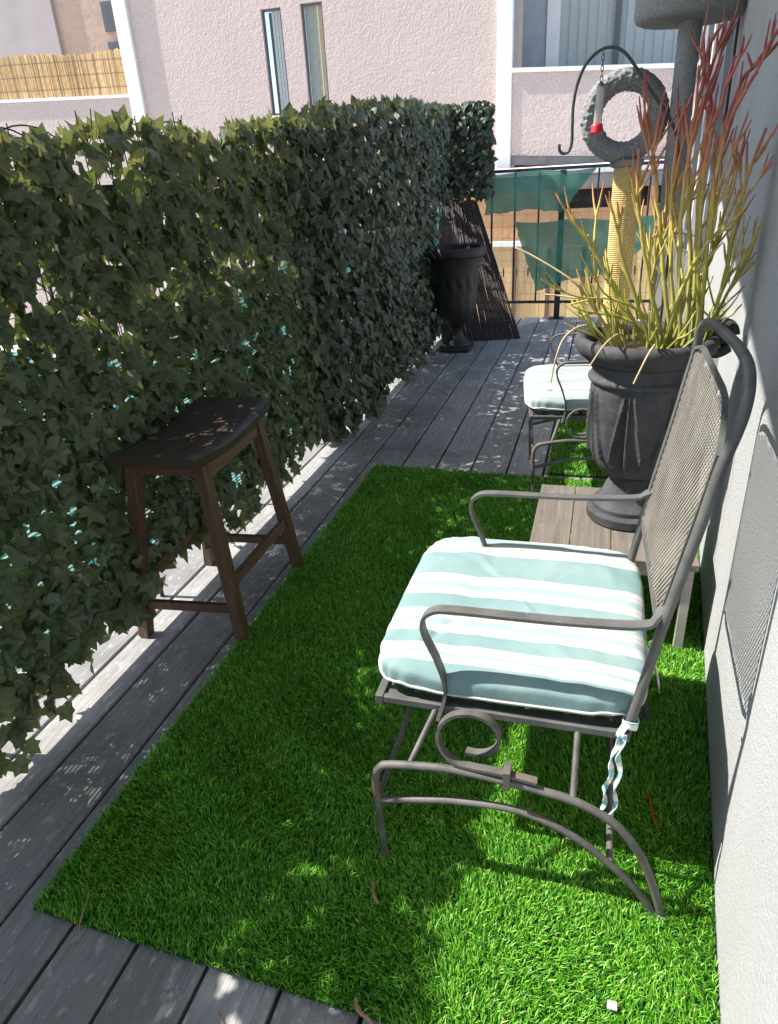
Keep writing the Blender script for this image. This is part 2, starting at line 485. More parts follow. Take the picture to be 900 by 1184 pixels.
# house wall with the balcony slab above it (its edge throws the slanting shade on the wall)
house = thing('house', 'pale grey stucco house wall running along the right side of the deck', 'house', (wallx(2), 2, 0))
hw = MB()
ya, yb = -1.2, 5.3
hw.hexa([(wallx(ya), ya, ZG), (wallx(ya) + .3, ya, ZG), (wallx(yb) + .22, yb, ZG), (wallx(yb), yb, ZG),
         (wallx(ya), ya, 3.2), (wallx(ya) + .3, ya, 3.2), (wallx(yb) + .22, yb, 3.2), (wallx(yb), yb, 3.2)])
hw.build('wall', M['wall'], house)
sl = MB()
def edge(y): return -1.25 + (y - 1.61) * .153
sl.hexa([(edge(-1.2), -1.2, 2.84), (wallx(-1.2) - .003, -1.2, 2.84), (wallx(5.4) - .003, 5.4, 2.84), (edge(5.4), 5.4, 2.84),
         (edge(-1.2), -1.2, 3.05), (wallx(-1.2) - .003, -1.2, 3.05), (wallx(5.4) - .003, 5.4, 3.05), (edge(5.4), 5.4, 3.05)])
sl.build('balcony_slab', M['soffit'], house)

# sliding shutter stack at the wall's far end
sh = thing('patio_door', 'white and grey patio door frame with dark pipe at the far end of the house wall', 'door', (.6, 5.5, 0))
for (x0, x1, y, m, nm) in ((.655, .70, 5.42, 'black_pipe', 'drain_pipe'), (.615, .652, 5.47, 'grey_trim', 'stile'), (.545, .585, 5.52, 'white_trim', 'stile'),
                           (.487, .517, 5.60, 'white_trim', 'stile'), (.70, .76, 5.36, 'wall', 'jamb')):
    MB().box(x0, y, 0, x1, y + .035, 2.82).build(nm, M[m], sh, bevel=.003)
MB().box(.517, 5.62, .0, .70, 5.635, 2.82).build('door_panel', M['grey_trim'], sh)

# ------------------------------------------------------------------ turf rugs
def turf(name, label, x0, x1f, y0, y1, dens_fn, dmax, loc, skew=0.0):
    t = thing(name, label, 'grass rug', loc, 'artificial turf rugs on the deck')
    m = MB(); N = 24
    def pt(u, v):
        y = y0 + (y1 - y0) * v; xa = x0; xb = x1f(y)
        x = xa + (xb - xa) * u
        return x, y + skew * (x - xa) - (.0)
    m.grid(lambda u, v: (*pt(u, v), .008), N, N)
    m.build('backing', M['mat'], t, solid=.006)
    area = (x1f(y0) - x0) * (y1 - y0)
    n = int(area * dmax * 1.05)
    U = rng.random(n); V = rng.random(n)
    Y = y0 + (y1 - y0) * V; XB = np.array([x1f(a) for a in Y]); X = x0 + (XB - x0) * U
    Y = Y + skew * (X - x0)
    # ragged edges
    X = X + rng.normal(0, .004, n); Y = Y + rng.normal(0, .004, n)
    keep = (rng.random(n) < dens_fn(Y)) & (X < .232 + .079 * Y)
    X, Y = X[keep], Y[keep]; n = len(X)
    H = rng.uniform(.012, .024, n); az = rng.random(n) * 2 * PI
    # tufts lean together: low frequency direction field
    az = np.where(rng.random(n) < .55, 2.2 + 1.2 * np.sin(X * 9 + 2 * np.sin(Y * 5)) + 1.0 * np.cos(Y * 11 + X * 4) + rng.normal(0, .5, n), az)
    lean = np.clip(rng.normal(.55, .3, n), .05, 1.25)
    wd = rng.uniform(.0009, .0017, n) * (1 + np.clip((Y - 1.6) * .28, 0, 1.1))
    dx, dy = np.cos(az), np.sin(az); px, py = -dy, dx
    wa = rng.random(n) * PI
    px, py = np.cos(wa), np.sin(wa)
    z0 = .010
    b = np.stack([X, Y, np.full(n, z0)], 1)
    side = np.stack([px * wd, py * wd, np.zeros(n)], 1)
    m1 = b + np.stack([dx * H * .30 * lean, dy * H * .30 * lean, H * .58], 1)
    m2 = b + np.stack([dx * H * lean, dy * H * lean, H * np.maximum(.35, 1 - .35 * lean)], 1)
    verts = np.stack([b - side, b + side, m1 + side * .85, m1 - side * .85, m2], 1).reshape(-1, 3)
    off = np.array(root_loc(t)); verts = verts - off
    i0 = (np.arange(n) * 5)[:, None]
    loops = np.concatenate([i0 + np.array([[0, 1, 2, 3]]), i0 + np.array([[3, 2, 4]])], 1).ravel()
    starts = np.stack([np.arange(n) * 7, np.arange(n) * 7 + 4], 1).ravel()
    me = bpy.data.meshes.new('grass_blades')
    me.vertices.add(n * 5); me.vertices.foreach_set('co', verts.ravel())
    me.loops.add(n * 7); me.loops.foreach_set('vertex_index', loops.astype(np.int32))
    me.polygons.add(n * 2); me.polygons.foreach_set('loop_start', starts.astype(np.int32))
    me.update(calc_edges=True)
    tt = np.clip(rng.normal(.45, .22, n) + (rng.random(n) < .03) * .5, 0, 1)
    at = me.attributes.new('tint', 'FLOAT', 'POINT'); at.data.foreach_set('value', np.repeat(tt, 5).astype(np.float32))
    me.materials.append(M['grass'])
    o = link('grass_blades', me); o.parent = t
    o['kind'] = 'stuff'
    return t
turf('artificial_turf_rug', 'large bright green artificial turf rug in the foreground under the stool edge and near chair', -1.10, lambda y: wallx(y) - .004, .71, 3.27,
     lambda Y: np.clip(1.25 - .27 * Y, .45, 1), 95000, (-.4, 2, 0), skew=-.03)
turf('artificial_turf_rug', 'smaller green artificial turf rug under the far chair behind the urn', -.20, lambda y: wallx(y) - .004, 3.30, 4.25,
     lambda Y: np.full(len(Y), 1.), 26000, (.15, 3.8, 0), skew=0)

# ------------------------------------------------------------------ railing, net and ivy on the left
rail = thing('deck_railing', 'dark metal railing with ball finials hidden inside the ivy along the deck edge', 'railing', (-1.6, 3, 0))
MB().box(-1.56, -.8, 1.40, -1.52, 7.27, 1.43).build('top_rail', M['black_iron'], rail)
MB().box(-1.525, -.8, .14, -1.50, 7.27, .17).build('bottom_rail', M['black_iron'], rail)
for i in range(10):
    y = -.58 + .83 * i
    pm = MB().tube([(-1.54, y, -.1), (-1.54, y, 1.54)], .008, 8).build('post', M['black_iron'], rail, smooth=50)
    prof = [(.003 + .0095 * math.sin(PI * k / 8), -.012 * math.cos(PI * k / 8)) for k in range(9)]
    MB().lathe(prof, (-1.54, y, 1.552), 12).build('ball_finial', M['black_iron'], pm, smooth=50)
bal = MB()
for i in range(66):
    y = -.7 + .122 * i; bal.box(-1.545, y - .004, .172, -1.537, y + .004, 1.40)
for k in range(22):
    z = .22 + .056 * k; bal.box(-1.5365, -.75, z - .001, -1.5345, 7.25, z + .001)
bal.build('baluster_grid', M['black_iron'], rail)

nm = MB()
def netpt(u, v):
    y = -.8 + 8.0 * u
    top = 1.02 + .06 * math.sin(y * 2.1) + .05 * math.sin(y * 5.3 + 1)
    bot = .172 + .02 * math.sin(y * 6.1) + .012 * math.sin(y * 17)
    z = bot + (top - bot) * v
    return (-1.517 + .010 * math.sin(y * 7 + z * 3), y, z)
nm.grid(netpt, 160, 14)
nt = nm.build('shade_net', M['net'], None, loc=(-1.57, 3, .2))
tag(nt, 'teal green shade net stretched behind the ivy along the deck railing', 'shade net')

LEAF = [(0, .02), (.16, -.10), (.30, -.06), (.52, .12), (.37, .30), (.46, .56), (.22, .60), (0, 1.0), (-.22, .60), (-.46, .56), (-.37, .30), (-.52, .12), (-.30, -.06), (-.16, -.10)]
LEAF_S = [(0, 0), (.28, -.06), (.48, .18), (.34, .45), (.26, .62), (0, .98), (-.26, .62), (-.34, .45), (-.48, .18), (-.28, -.06)]
VV = []
def leaves(V, F, TT, p, nrm, tipdir, size, outline, curl, tint):
    nrm = nrm.normalized(); t = (tipdir - nrm * tipdir.dot(nrm))
    if t.length < 1e-4: t = nrm.orthogonal()
    t.normalize(); s = t.cross(nrm)
    k = len(V)
    fold = random.uniform(-.15, .55); tw = random.uniform(-.6, .6)
    V.append(tuple(p + t * (.36 * size) + nrm * (.02 * size)))
    for (a, b) in outline:
        zz = -fold * abs(a) - curl * (b - .35) ** 2 + tw * a * b + random.uniform(-.09, .09)
        V.append(tuple(p + s * (a * size * random.uniform(.9, 1.1)) + t * (b * size) + nrm * (zz * size)))
    m = len(outline)
    VV.append(1.0); VV.extend([1.0 if (a * a + (b - .36) ** 2) > .2 or abs(a) < .01 else 0.0 for (a, b) in outline])
    for i in range(m): F.append((k, k + 1 + i, k + 1 + (i + 1) % m))
    TT.extend([tint] * (m + 1))

def ivy_panel(name, label, spots, outline, mat, size, vines, loc):
    t = thing(name, label, 'ivy screen', loc, 'ivy privacy screens on the railing')
    m = MB(); TT = []; VV.clear()
    for (p, nrm, tip, sz, tint) in spots:
        leaves(m.v, m.f, TT, p, nrm, tip, sz, outline, random.uniform(-.2, .8), tint)
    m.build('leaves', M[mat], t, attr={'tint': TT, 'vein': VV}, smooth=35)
    v = MB()
    for path in vines: v.tube(catmull(path, 4), .0022, 4)
    v.build('vines', M['vine'], t)
    return t

def topz(y):      # top edge of the ivy along the fence
    ys = [-1, 1.75, 2.4, 2.9, 3.5, 3.9, 4.6, 5.6, 7.4]
    zs = [1.53, 1.585, 1.61, 1.62, 1.67, 1.74, 1.80, 1.87, 1.93]
    return float(np.interp(y, ys, zs)) + .018 * math.sin(y * 6.3) * (y < 3.8) + .012 * math.sin(y * 15.1 + 1)
def hem(y):
    return .135 + .035 * math.sin(y * 4.3) + .03 * math.sin(y * 9.7 + 1) - (.05 if y > 3.3 else 0)
sp = []
for i in range(9400):
    y = random.uniform(-.75, 3.75); tz = topz(y) - .05; hz = hem(y)
    z = hz + (tz - hz) * random.random()
    dens = .95 + .42 * noise.noise(Vector((y * 3.1, z * 3.1, 2.2)))
    dens -= .30 * math.exp(-((z - (1.06 + .03 * math.sin(y * 3))) / .055) ** 2)
    dens -= .50 * max(0, 1 - z / 1.0) * (noise.noise(Vector((y * 5.1, z * 5.1, 7))) > -.05)
    if random.random() > dens: continue
    x = -1.492 + .05 * max(0, 1 - z / .8) + random.gauss(0, .018) + .05 * max(0, noise.noise(Vector((y * 2.3, z * 2.3, 9))))
    nrm = Vector((1, random.gauss(-.1, .45), random.gauss(.22, .5)))
    tip = Vector((random.gauss(0, .25), random.gauss(0, .55), -1))
    sz = random.choice((random.uniform(.042, .07), random.uniform(.06, .098)))
    tint = min(1, max(0, random.gauss(.42, .2) + (.25 if z > tz - .15 else 0)))  # upper leaves get a lighter tint that imitates backlight
    sp.append((Vector((x, y, z + .03)), nrm, tip, sz, tint))
for i in range(170):     # leaves that stand up along the top, backlight put into their tint
    y = random.uniform(1.0, 3.6); z = topz(y) - .07 + random.random() * .03
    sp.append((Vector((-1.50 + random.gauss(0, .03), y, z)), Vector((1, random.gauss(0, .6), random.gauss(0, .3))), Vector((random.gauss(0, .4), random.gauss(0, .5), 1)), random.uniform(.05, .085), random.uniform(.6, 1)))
for i in range(150):     # straggling leaves at the hem
    y = random.uniform(-.7, 3.7); z = hem(y) + random.uniform(-.02, .05)
    sp.append((Vector((-1.445 + random.gauss(0, .02), y, z)), Vector((1, random.gauss(0, .4), random.gauss(.2, .3))), Vector((random.gauss(.1, .3), random.gauss(0, .4), -1)), random.uniform(.05, .08), random.uniform(.2, .7)))
vn = []
for i in range(46):
    y = random.uniform(-.6, 3.6)
    vn.append([(-1.495 + .045 * (k < 2) + random.gauss(0, .012), y + random.gauss(0, .05), hem(y) + k * (topz(y) - hem(y)) / 5 + random.gauss(0, .02)) for k in range(6)])
for i in range(10):
    y = random.uniform(-.4, 3.0)
    vn.append([(-1.55, y, topz(y) - .08), (-1.54, y + .1, topz(y) - .0), (-1.53, y + .22, topz(y) + .005), (-1.53, y + .34, topz(y) - .05)])
ivy_panel('ivy_screen', 'artificial ivy screen with large olive leaves on the near half of the left railing', sp, LEAF, 'ivy', .09, vn, (-1.55, 1.5, 0))

sp = []
for i in range(10500):
    if i < 9300:
        y = random.uniform(3.35, 7.22); tz = topz(y) - .03; hz = hem(y) - .04
        z = hz + (tz - hz) * random.random()
        dens = .93 + .45 * noise.noise(Vector((y * 3.0, z * 3.4, 5.2)))
        if z > 1.0 and y < 3.7: dens -= .2
        fd_ = min(1, max(0, (7.0 - y) / 1.4))
        if y > 6.35 and z < 1.14: continue
        bul = .02 + fd_ * (.03 + .07 * max(0, noise.noise(Vector((y * 1.4, z * 1.6, 3)))) + .04 * (z < .6))
        x = -1.492 + bul * min(1, (y - 3.2) * 1.6) + random.gauss(0, .03)
        nrm = Vector((1, random.gauss(-.15, .5), random.gauss(.2, .5)))
    else:                                  # the screen turns the corner onto the end railing
        x = random.uniform(-1.56, -1.07) ; y = 7.16 + random.gauss(0, .03); z = random.uniform(1.16, 1.92)
        dens = .8 + .5 * noise.noise(Vector((x * 5, z * 4, 8)))
        nrm = Vector((random.gauss(.1, .5), -1, random.gauss(.2, .5)))
    if random.random() > dens: continue
    tip = Vector((random.gauss(0, .3), random.gauss(0, .6), -1))
    sp.append((Vector((x, y, z + .02)), nrm, tip, random.uniform(.055, .085), min(1, max(0, random.gauss(.4, .2) + (.3 if z > topz(y) - .12 else 0)))))  # tint raised near the top edge, painting in the light from behind
for i in range(190):  # upright top leaves, light tint stands in for backlight
    y = random.uniform(3.5, 7.2); z = topz(y) - .05 + random.random() * .03
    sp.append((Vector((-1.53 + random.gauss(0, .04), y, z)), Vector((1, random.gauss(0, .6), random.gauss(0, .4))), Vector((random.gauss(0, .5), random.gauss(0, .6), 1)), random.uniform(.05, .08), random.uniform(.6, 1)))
vn = []
for i in range(40):
    y = random.uniform(3.4, 7.1)
    vn.append([(-1.53 + random.gauss(0, .02), y + random.gauss(0, .05), hem(y) + k * (topz(y) - hem(y)) / 5) for k in range(6)])
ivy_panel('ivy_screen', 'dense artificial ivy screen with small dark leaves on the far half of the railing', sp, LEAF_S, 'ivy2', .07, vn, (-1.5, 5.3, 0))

# ------------------------------------------------------------------ end railing with torn green cloth
er = thing('end_railing', 'black metal railing with wire grid across the far end of the deck', 'railing', (-.4, 7.3, 0))
MB().box(-1.6, 7.285, 1.345, .95, 7.315, 1.372).build('top_rail', M['black_iron'], er)
MB().box(-1.6, 7.287, .15, .95, 7.313, .175).build('bottom_rail', M['black_iron'], er)
pm = MB().box(-.455, 7.28, .012, -.40, 7.32, 1.343).build('post', M['black_iron'], er)
MB().box(-.50, 7.24, .001, -.355, 7.35, .011).build('base_plate', M['black_iron'], pm)
for x in (-1.31, -1.085, -.865, -.64, -.11, .115, .34, .57, .8):
    MB().box(x - .008, 7.292, .177, x + .008, 7.308, 1.343).build('baluster', M['black_iron'], er)
wg = MB()
for k in range(11): z = .24 + .105 * k; wg.box(-1.58, 7.319, z - .001, .93, 7.322, z + .001)
for k in range(22): x = -1.56 + .115 * k; wg.box(x - .0009, 7.3225, .18, x + .0009, 7.325, 1.34)
wg.build('wire_grid', M['wire'], er)

def cloth(name, label, left, right, z0, z1, y, seed, loc, hemtube=None):
    m = MB()
    def fn(u, v):
        z = z0 + (z1 - z0) * v; a = left(z); b = right(z)
        x = a + (b - a) * u + .02 * (2 * abs(u - .5)) ** 6 * noise.noise(Vector((z * 22, seed, 0)))
        z += .018 * noise.noise(Vector((x * 14, seed, 4))) * (1 - v)
        return (x, y + .032 * noise.noise(Vector((x * 4, z * 6, seed))) + .008 * math.sin(x * 26 + z * 14), z + .012 * math.sin(x * 9 + seed))
    m.grid(fn, 60, 30)
    o = m.build(name, M['cloth'], None, loc=loc, smooth=60)
    return tag(o, label, 'shade cloth', 'torn green cloths on the end railing')
ip = lambda z, zs, xs: float(np.interp(z, zs, xs))
cloth('green_cloth', 'upper torn green shade cloth hanging from the end railing top rail', lambda z: -1.15, lambda z: ip(z, [1.0, 1.345], [-.43, -.14]), 1.0, 1.345, 7.262, 1.5, (-.7, 7.26, 1.2))
cloth('green_cloth', 'lower torn green shade cloth tapering to a point on the end railing', lambda z: ip(z, [.29, .765, .915], [-.63, -.81, -.87]), lambda z: ip(z, [.29, .36, .45, .9], [-.60, -.35, .1, .62]), .29, .915, 7.25, 4.2, (-.5, 7.25, .5))

# ------------------------------------------------------------------ brush screen and dark urn in the far corner
bs = MB(); TT = []
NB = 135
for i in range(NB):
    u = i / (NB - 1)
    k = len(bs.v)
    b = Vector((-1.36 + .68 * u, 6.17 + .20 * u, .004)); tpt = Vector((-1.55 + .36 * u, 7.02, 1.13 + random.gauss(0, .012)))
    b.x += random.gauss(0, .004); tpt.x += random.gauss(0, .006)
    mid = (b + tpt) / 2 + Vector((random.gauss(0, .008), random.gauss(0, .006), 0))
    bs.tube(catmull([b, mid, tpt], 4), random.uniform(.0045, .0068), 5)
    TT.extend([random.random()] * (len(bs.v) - k))
o = thing('brush_screen', 'dark brown willow stick screen leaning in the far left corner behind the black urn', 'brush screen', (-1.1, 6.3, 0))
bs.build('sticks', M['willow'], o, attr={'tint': TT}, smooth=60)
for s in (.12, .42, .70, .93):
    MB().tube([(-1.36 + (-.19) * s + (.68 - .32 * s) * u, 6.17 + .2 * u * (1 - s) + .85 * s - .008, .02 + 1.1 * s) for u in [k / 12 for k in range(13)]], .002, 4).build('binding_wire', M['wire'], o)

def urn_mod(n, amp, z0, z1):
    def m(a, t, z):
        if z < z0 or z > z1: return 1
        e = min(1, (z - z0) / .05, (z1 - z) / .05)
        return 1 + amp * e * (abs(math.sin(a * n / 2)) ** .6 - .6) + amp * .35 * e * math.sin(a * n + z * 42) * (z > (z0 + z1) / 2)
    return m
def dense(prof, n=5):
    P = catmull([(r, 0, z) for r, z in prof], n); return [(max(.001, p.x), p.z) for p in P]
ur = thing('black_urn', 'black pedestal urn in shade at the far left end of the deck', 'urn', (-1.18, 5.95, 0))
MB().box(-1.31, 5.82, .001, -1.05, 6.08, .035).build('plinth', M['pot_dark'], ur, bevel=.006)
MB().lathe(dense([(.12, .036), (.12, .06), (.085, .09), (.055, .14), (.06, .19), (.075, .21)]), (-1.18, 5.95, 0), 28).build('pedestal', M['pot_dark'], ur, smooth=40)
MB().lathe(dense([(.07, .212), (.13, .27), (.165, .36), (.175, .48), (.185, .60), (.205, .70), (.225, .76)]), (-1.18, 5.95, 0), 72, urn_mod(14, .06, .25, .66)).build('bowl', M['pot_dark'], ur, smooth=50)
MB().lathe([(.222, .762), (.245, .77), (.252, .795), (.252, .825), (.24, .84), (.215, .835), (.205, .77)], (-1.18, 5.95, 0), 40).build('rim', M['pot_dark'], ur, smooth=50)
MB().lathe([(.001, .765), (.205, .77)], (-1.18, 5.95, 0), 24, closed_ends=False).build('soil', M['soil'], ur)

# ------------------------------------------------------------------ chairs
def make_chair(label, group):
    t = thing('patio_armchair', label, 'armchair', (-.14, 1.4, 0), group)
    ib, ir = M['iron_base'], M['iron']
    for side, (yb_, ys, sg) in enumerate(((1.02, 1.10, 1), (1.60, 1.70, -1))):
        top = [(-.382, yb_, .012), (-.388, yb_, .15), (-.390, yb_, .25), (-.378, yb_, .288), (-.345, yb_, .303), (-.227, yb_, .318), (-.113, yb_, .312), (-.04, yb_, .303), (.026, yb_, .290), (.10, yb_, .250), (.150, yb_, .185), (.182, yb_, .11), (.212, yb_, .012)]
        low = [(-.386, yb_, .19), (-.30, yb_, .212), (-.21, yb_, .231), (-.085, yb_, .236), (.02, yb_, .196), (.10, yb_, .133), (.155, yb_, .075), (.196, yb_, .016)]
        m = MB().tube(catmull(top, 5), .0088, 10).tube(catmull(low, 5), .0078, 10)
        sf = m.build('side_frame', ib, t, smooth=60)
        for x in (-.382, .208):
            MB().lathe([(.014, .001), (.018, .003), (.018, .012), (.011, .018)], (x, yb_, 0), 14).build('glide_foot', M['foot'], sf, smooth=40)
        # spring: a flat bar clamped on the rail, looping up to the seat
        yo = lambda k: yb_ + sg * (.002 + .03 * k)
        cxr, czr, rr_ = -.192, .392, .061
        loop = [(-.052, yo(0), .324), (-.10, yo(0), .330), (-.15, yo(0), .333)]
        for k in range(1, 15):
            an = -PI / 2 - .25 - (k - 1) * .475
            loop.append((cxr + rr_ * math.cos(an), yo(.1 * k), czr + rr_ * math.sin(an)))
        MB().strip(catmull(loop, 6), .017, .007, up=(0, 1, 0)).build('spring', ib, t, smooth=50)
        MB().box(-.118, yb_ - .012, .298, -.104, yb_ + .020, .345).build('clamp', ib, sf)
        MB().tube([(-.315, yb_, .305), (-.275, 1.119 if sg > 0 else 1.706, .384)], .0065, 8).build('seat_post', ib, t, smooth=60)
        MB().tube([(.018, yb_, .292), (.018, 1.119 if sg > 0 else 1.706, .384)], .0065, 8).build('seat_post', ib, t, smooth=60)
        # armrest
        ya_ = ys + sg * .022
        arm = [(.158, ys + sg * .055, .690), (.14, ys + sg * .03, .668), (.115, ya_, .652), (.0, ya_, .643), (-.11, ya_, .640), (-.235, ya_, .638), (-.275, ya_, .632), (-.297, ya_, .61), (-.296, ya_, .575), (-.272, ya_, .515), (-.255, ya_, .455), (-.256, ya_, .415), (-.268, ys - sg * .004, .372)]
        MB().strip(catmull(arm, 5), .024, .007, up=(0, 1, 0)).build('armrest', ir, t, smooth=40)
    MB().tube([(-.386, 1.02, .2), (-.386, 1.60, .2)], .007, 8).build('stretcher', ib, t, smooth=60)
    MB().tube([(.10, 1.02, .135), (.10, 1.60, .135)], .007, 8).build('stretcher', ib, t, smooth=60)
    # seat: angle-iron frame and lattice
    m = MB()
    m.box(-.41, 1.112, .376, -.392, 1.715, .400).box(.10, 1.112, .376, .118, 1.715, .400)
    m.box(-.391, 1.112, .382, .099, 1.126, .399).box(-.391, 1.697, .376, .099, 1.7145, .399)
    sfm = m.build('seat_frame', ir, t, bevel=.002)
    m = MB()
    for k in range(20): y = 1.14 + .029 * k; m.box(-.391, y - .008, .3895, .099, y + .008, .3925)
    for k in range(6): x = -.34 + .08 * k; m.box(x - .008, 1.127, .386, x + .008, 1.696, .3885)
    m.build('seat_lattice', ir, sfm)
    # back
    def bx(z): return ip(z, [.37, .455, .66, .87, 1.04, 1.1, 1.16], [.108, .122, .152, .188, .214, .221, .226])
    path = []
    for z in (.372, .41, .455, .56, .66, .77, .87, .96): path.append((bx(z), 1.128, z))
    path += [(bx(1.02) + .004, 1.126, 1.02), (bx(1.06) + .006, 1.128, 1.062), (bx(1.1) + .006, 1.150, 1.098), (bx(1.11) + .006, 1.20, 1.118), (bx(1.12) + .004, 1.30, 1.122), (bx(1.12), 1.42, 1.117), (bx(1.1), 1.54, 1.108), (bx(1.1) - .006, 1.62, 1.095), (bx(1.07) - .006, 1.665, 1.068), (bx(1.02), 1.682, 1.015)]
    for z in (.96, .87, .77, .66, .56, .455, .41, .372): path.append((bx(z), 1.682, z))
    MB().tube(catmull(path, 4), .0098, 10).build('back_frame', ir, t, smooth=60)
    # inner panel with its own rim
    ya0, ya1 = 1.150, 1.660
    def ztop(y): q = (y - 1.405) / .255; return 1.052 - .075 * max(0, -q - .55) ** 2 / .2 - .02 * max(0, q - .6) ** 2 / .16
    def zbot(y): q = (y - 1.405) / .255; return .618 - .018 * q + .012 * max(0, abs(q) - .8) ** 2 / .04
    ring = []
    for k in range(13): y = ya0 + (ya1 - ya0) * k / 12; ring.append((bx(ztop(y)) - .004, y, ztop(y)))
    for k in range(1, 8): z = ztop(ya1) + (zbot(ya1) - ztop(ya1)) * k / 8; ring.append((bx(z) - .004, ya1, z))
    for k in range(13): y = ya1 + (ya0 - ya1) * k / 12; ring.append((bx(zbot(y)) - .004, y, zbot(y)))
    for k in range(1, 8): z = zbot(ya0) + (ztop(ya0) - zbot(ya0)) * k / 8; ring.append((bx(z) - .004, ya0, z))
    MB().strip(ring + [ring[0]], .010, .007, up=(1, 0, 0)).build('panel_rim', ir, t)
    ms = MB()
    ptc = .0182; sl_ = .8
    for sgn in (1, -1):
        for k in range(-75, 75):
            c0 = k * ptc
            seg = []
            N = 30
            for i in range(N + 1):
                y = ya0 + (ya1 - ya0) * i / N
                z = .76 + c0 + sgn * (y - 1.405) / sl_
                seg.append((y, z))
            run = [(bx(z) - .004 + sgn * .0009, y, z) for (y, z) in seg if zbot(y) < z < ztop(y)]
            if len(run) >= 2: ms.strip([run[0], run[len(run) // 2], run[-1]] if len(run) > 3 else [run[0], run[-1]], .0012, .0036, up=(1, 0, .18))
    ms.build('back_mesh', M['iron_mesh'], t)
    for y0, y1 in ((1.134, 1.150), (1.676, 1.660)):
        for z in (.60, .93): MB().tube([(bx(z), y0, z), (bx(z) - .004, y1, z)], .004, 6).build('mesh_bracket', ir, t)
    return t

def make_cushion(label, group):
    c = Vector((-.138, 1.434, .442))
    t = thing('seat_cushion', label, 'cushion', c, group)
    a, b, h = .289, .314, .038
    def sp_(w, e): return math.copysign(abs(w) ** e, w)
    m = MB()
    def fn(u, v):
        th = 2 * PI * u; ph = PI * (v - .5)
        cx_, cy_ = sp_(math.cos(th), .29), sp_(math.sin(th), .29)
        rr = sp_(math.cos(ph), .30); zz = sp_(math.sin(ph), .50)
        x, y = a * cx_ * rr, b * cy_ * rr
        z = h * zz
        puff = .006 * (1 - min(1, abs(x / a)) ** 2) * (1 - min(1, abs(y / b)) ** 2) * (zz > 0)
        wr = -.006 * math.exp(-((x + .12 - y * .3 + .02 * math.sin(y * 14)) / .012) ** 2) * (abs(y) < .22) + noise.noise(Vector((x * 9, y * 9, zz))) * .005 + noise.noise(Vector((x * 22, y * 30, zz * 2))) * .0035 + abs(noise.noise(Vector((x * 13 + 5, y * 7, 3)))) * -.006
        edgep = .0012 * math.sin(th * 26) * (abs(zz) < .8)
        return c + Vector((x * (1 + edgep / a) , y * (1 + edgep / b), z + puff + wr * (1 if zz > 0 else .3)))
    m.grid(fn, 150, 64)
    m.build('cover', M['cushion'], t, smooth=80)
    pts = []
    for k in range(96):
        th = 2 * PI * k / 96
        pts.append(c + Vector(((a + .001) * sp_(math.cos(th), .29), (b + .001) * sp_(math.sin(th), .29), -.012 + .003 * math.sin(th * 9) + .0015 * math.sin(th * 29 + 1))))
    MB().tube(pts, .0034, 6, closed=True).build('piping', M['piping'], t, smooth=60)
    # two twisted ties hanging from the near back corner, knotted round the back tube
    for q, (pa, L) in enumerate((((.094, 1.105, .40), .225), ((.103, 1.103, .403), .235))):
        m = MB(); NN = 44
        path = [(pa[0] - (.018 if q == 0 else .003) * (k / NN) + .004 * math.sin(k * .4 + q), pa[1] - .012 * math.sin(k / NN * 2.5), pa[2] - L * k / NN) for k in range(NN + 1)]
        def ring(i, tt):
            an = i * .23 + q + .7 * math.sin(i * .17); w_, h_ = .0068 * (1 - .35 * abs(math.sin(i * .21 + q))), .0012
            return [(x * math.cos(an) - y * math.sin(an), x * math.sin(an) + y * math.cos(an)) for x, y in ((-w_, -h_), (w_, -h_), (w_, h_), (-w_, h_))]
        m.sweep(path, ring, up=(0, 1, 0)); m.build('tie_ribbon', M['ribbon'], t, smooth=50)
    kn = MB().strip([(.116 + .0145 * math.cos(k * .5236), 1.1275 + .0145 * math.sin(k * .5236), .415 + .004 * math.sin(k * .9)) for k in range(13)], .017, .0025, up=(0, 0, 1)).strip(catmull([(.106, 1.114, .418), (.100, 1.108, .408), (.096, 1.106, .396)], 4), .012, .008, up=(1, 0, 0))
    kn.build('tie_knot', M['ribbon'], t, smooth=50)
    lb = MB().grid(lambda u, v: (.150 + .060 * v + .006 * math.sin(v * 4), 1.42 + .035 * u + .01 * v, .40 - .15 * v + .008 * math.sin(u * 5 + v * 3)), 6, 10)
    lb.build('care_label', M['label'], t, solid=.001)
    return t

chair = make_chair('grey wrought iron spring armchair in the foreground with mesh back against the wall', 'wrought iron spring armchairs')
cush = make_cushion('sunlit teal and white striped seat cushion with hanging ties on the near armchair', 'striped chair cushions')
ch2 = copy_tree(chair); cu2 = copy_tree(cush)
ch2['label'] = 'second wrought iron armchair, half hidden behind the big grey urn'
cu2['label'] = 'pale striped seat cushion on the far armchair, partly behind the urn'
n_m = M['cushion'].copy(); n_m.name = 'pale_striped_fabric'  # same stripes, all colours mixed towards one pale tone
for nd in n_m.node_tree.nodes:
    if nd.bl_idname == 'ShaderNodeValToRGB' and len(nd.color_ramp.elements) > 10:
        for e in nd.color_ramp.elements: e.color = tuple((.60 * v + .40 * .46) * .92 for v in e.color[:3]) + (1,)
for o in cu2.children:
    if o.name.startswith('cover'): o.data = o.data.copy(); o.data.materials[0] = n_m
FO = Vector((.10, 1.95, 0)); FR = .12
ch2.location = chair.location + FO; ch2.rotation_euler = (0, 0, FR)
rel = cush.location - chair.location
cu2.location = ch2.location + Matrix.Rotation(FR, 3, 'Z') @ rel; cu2.rotation_euler = (0, 0, FR)

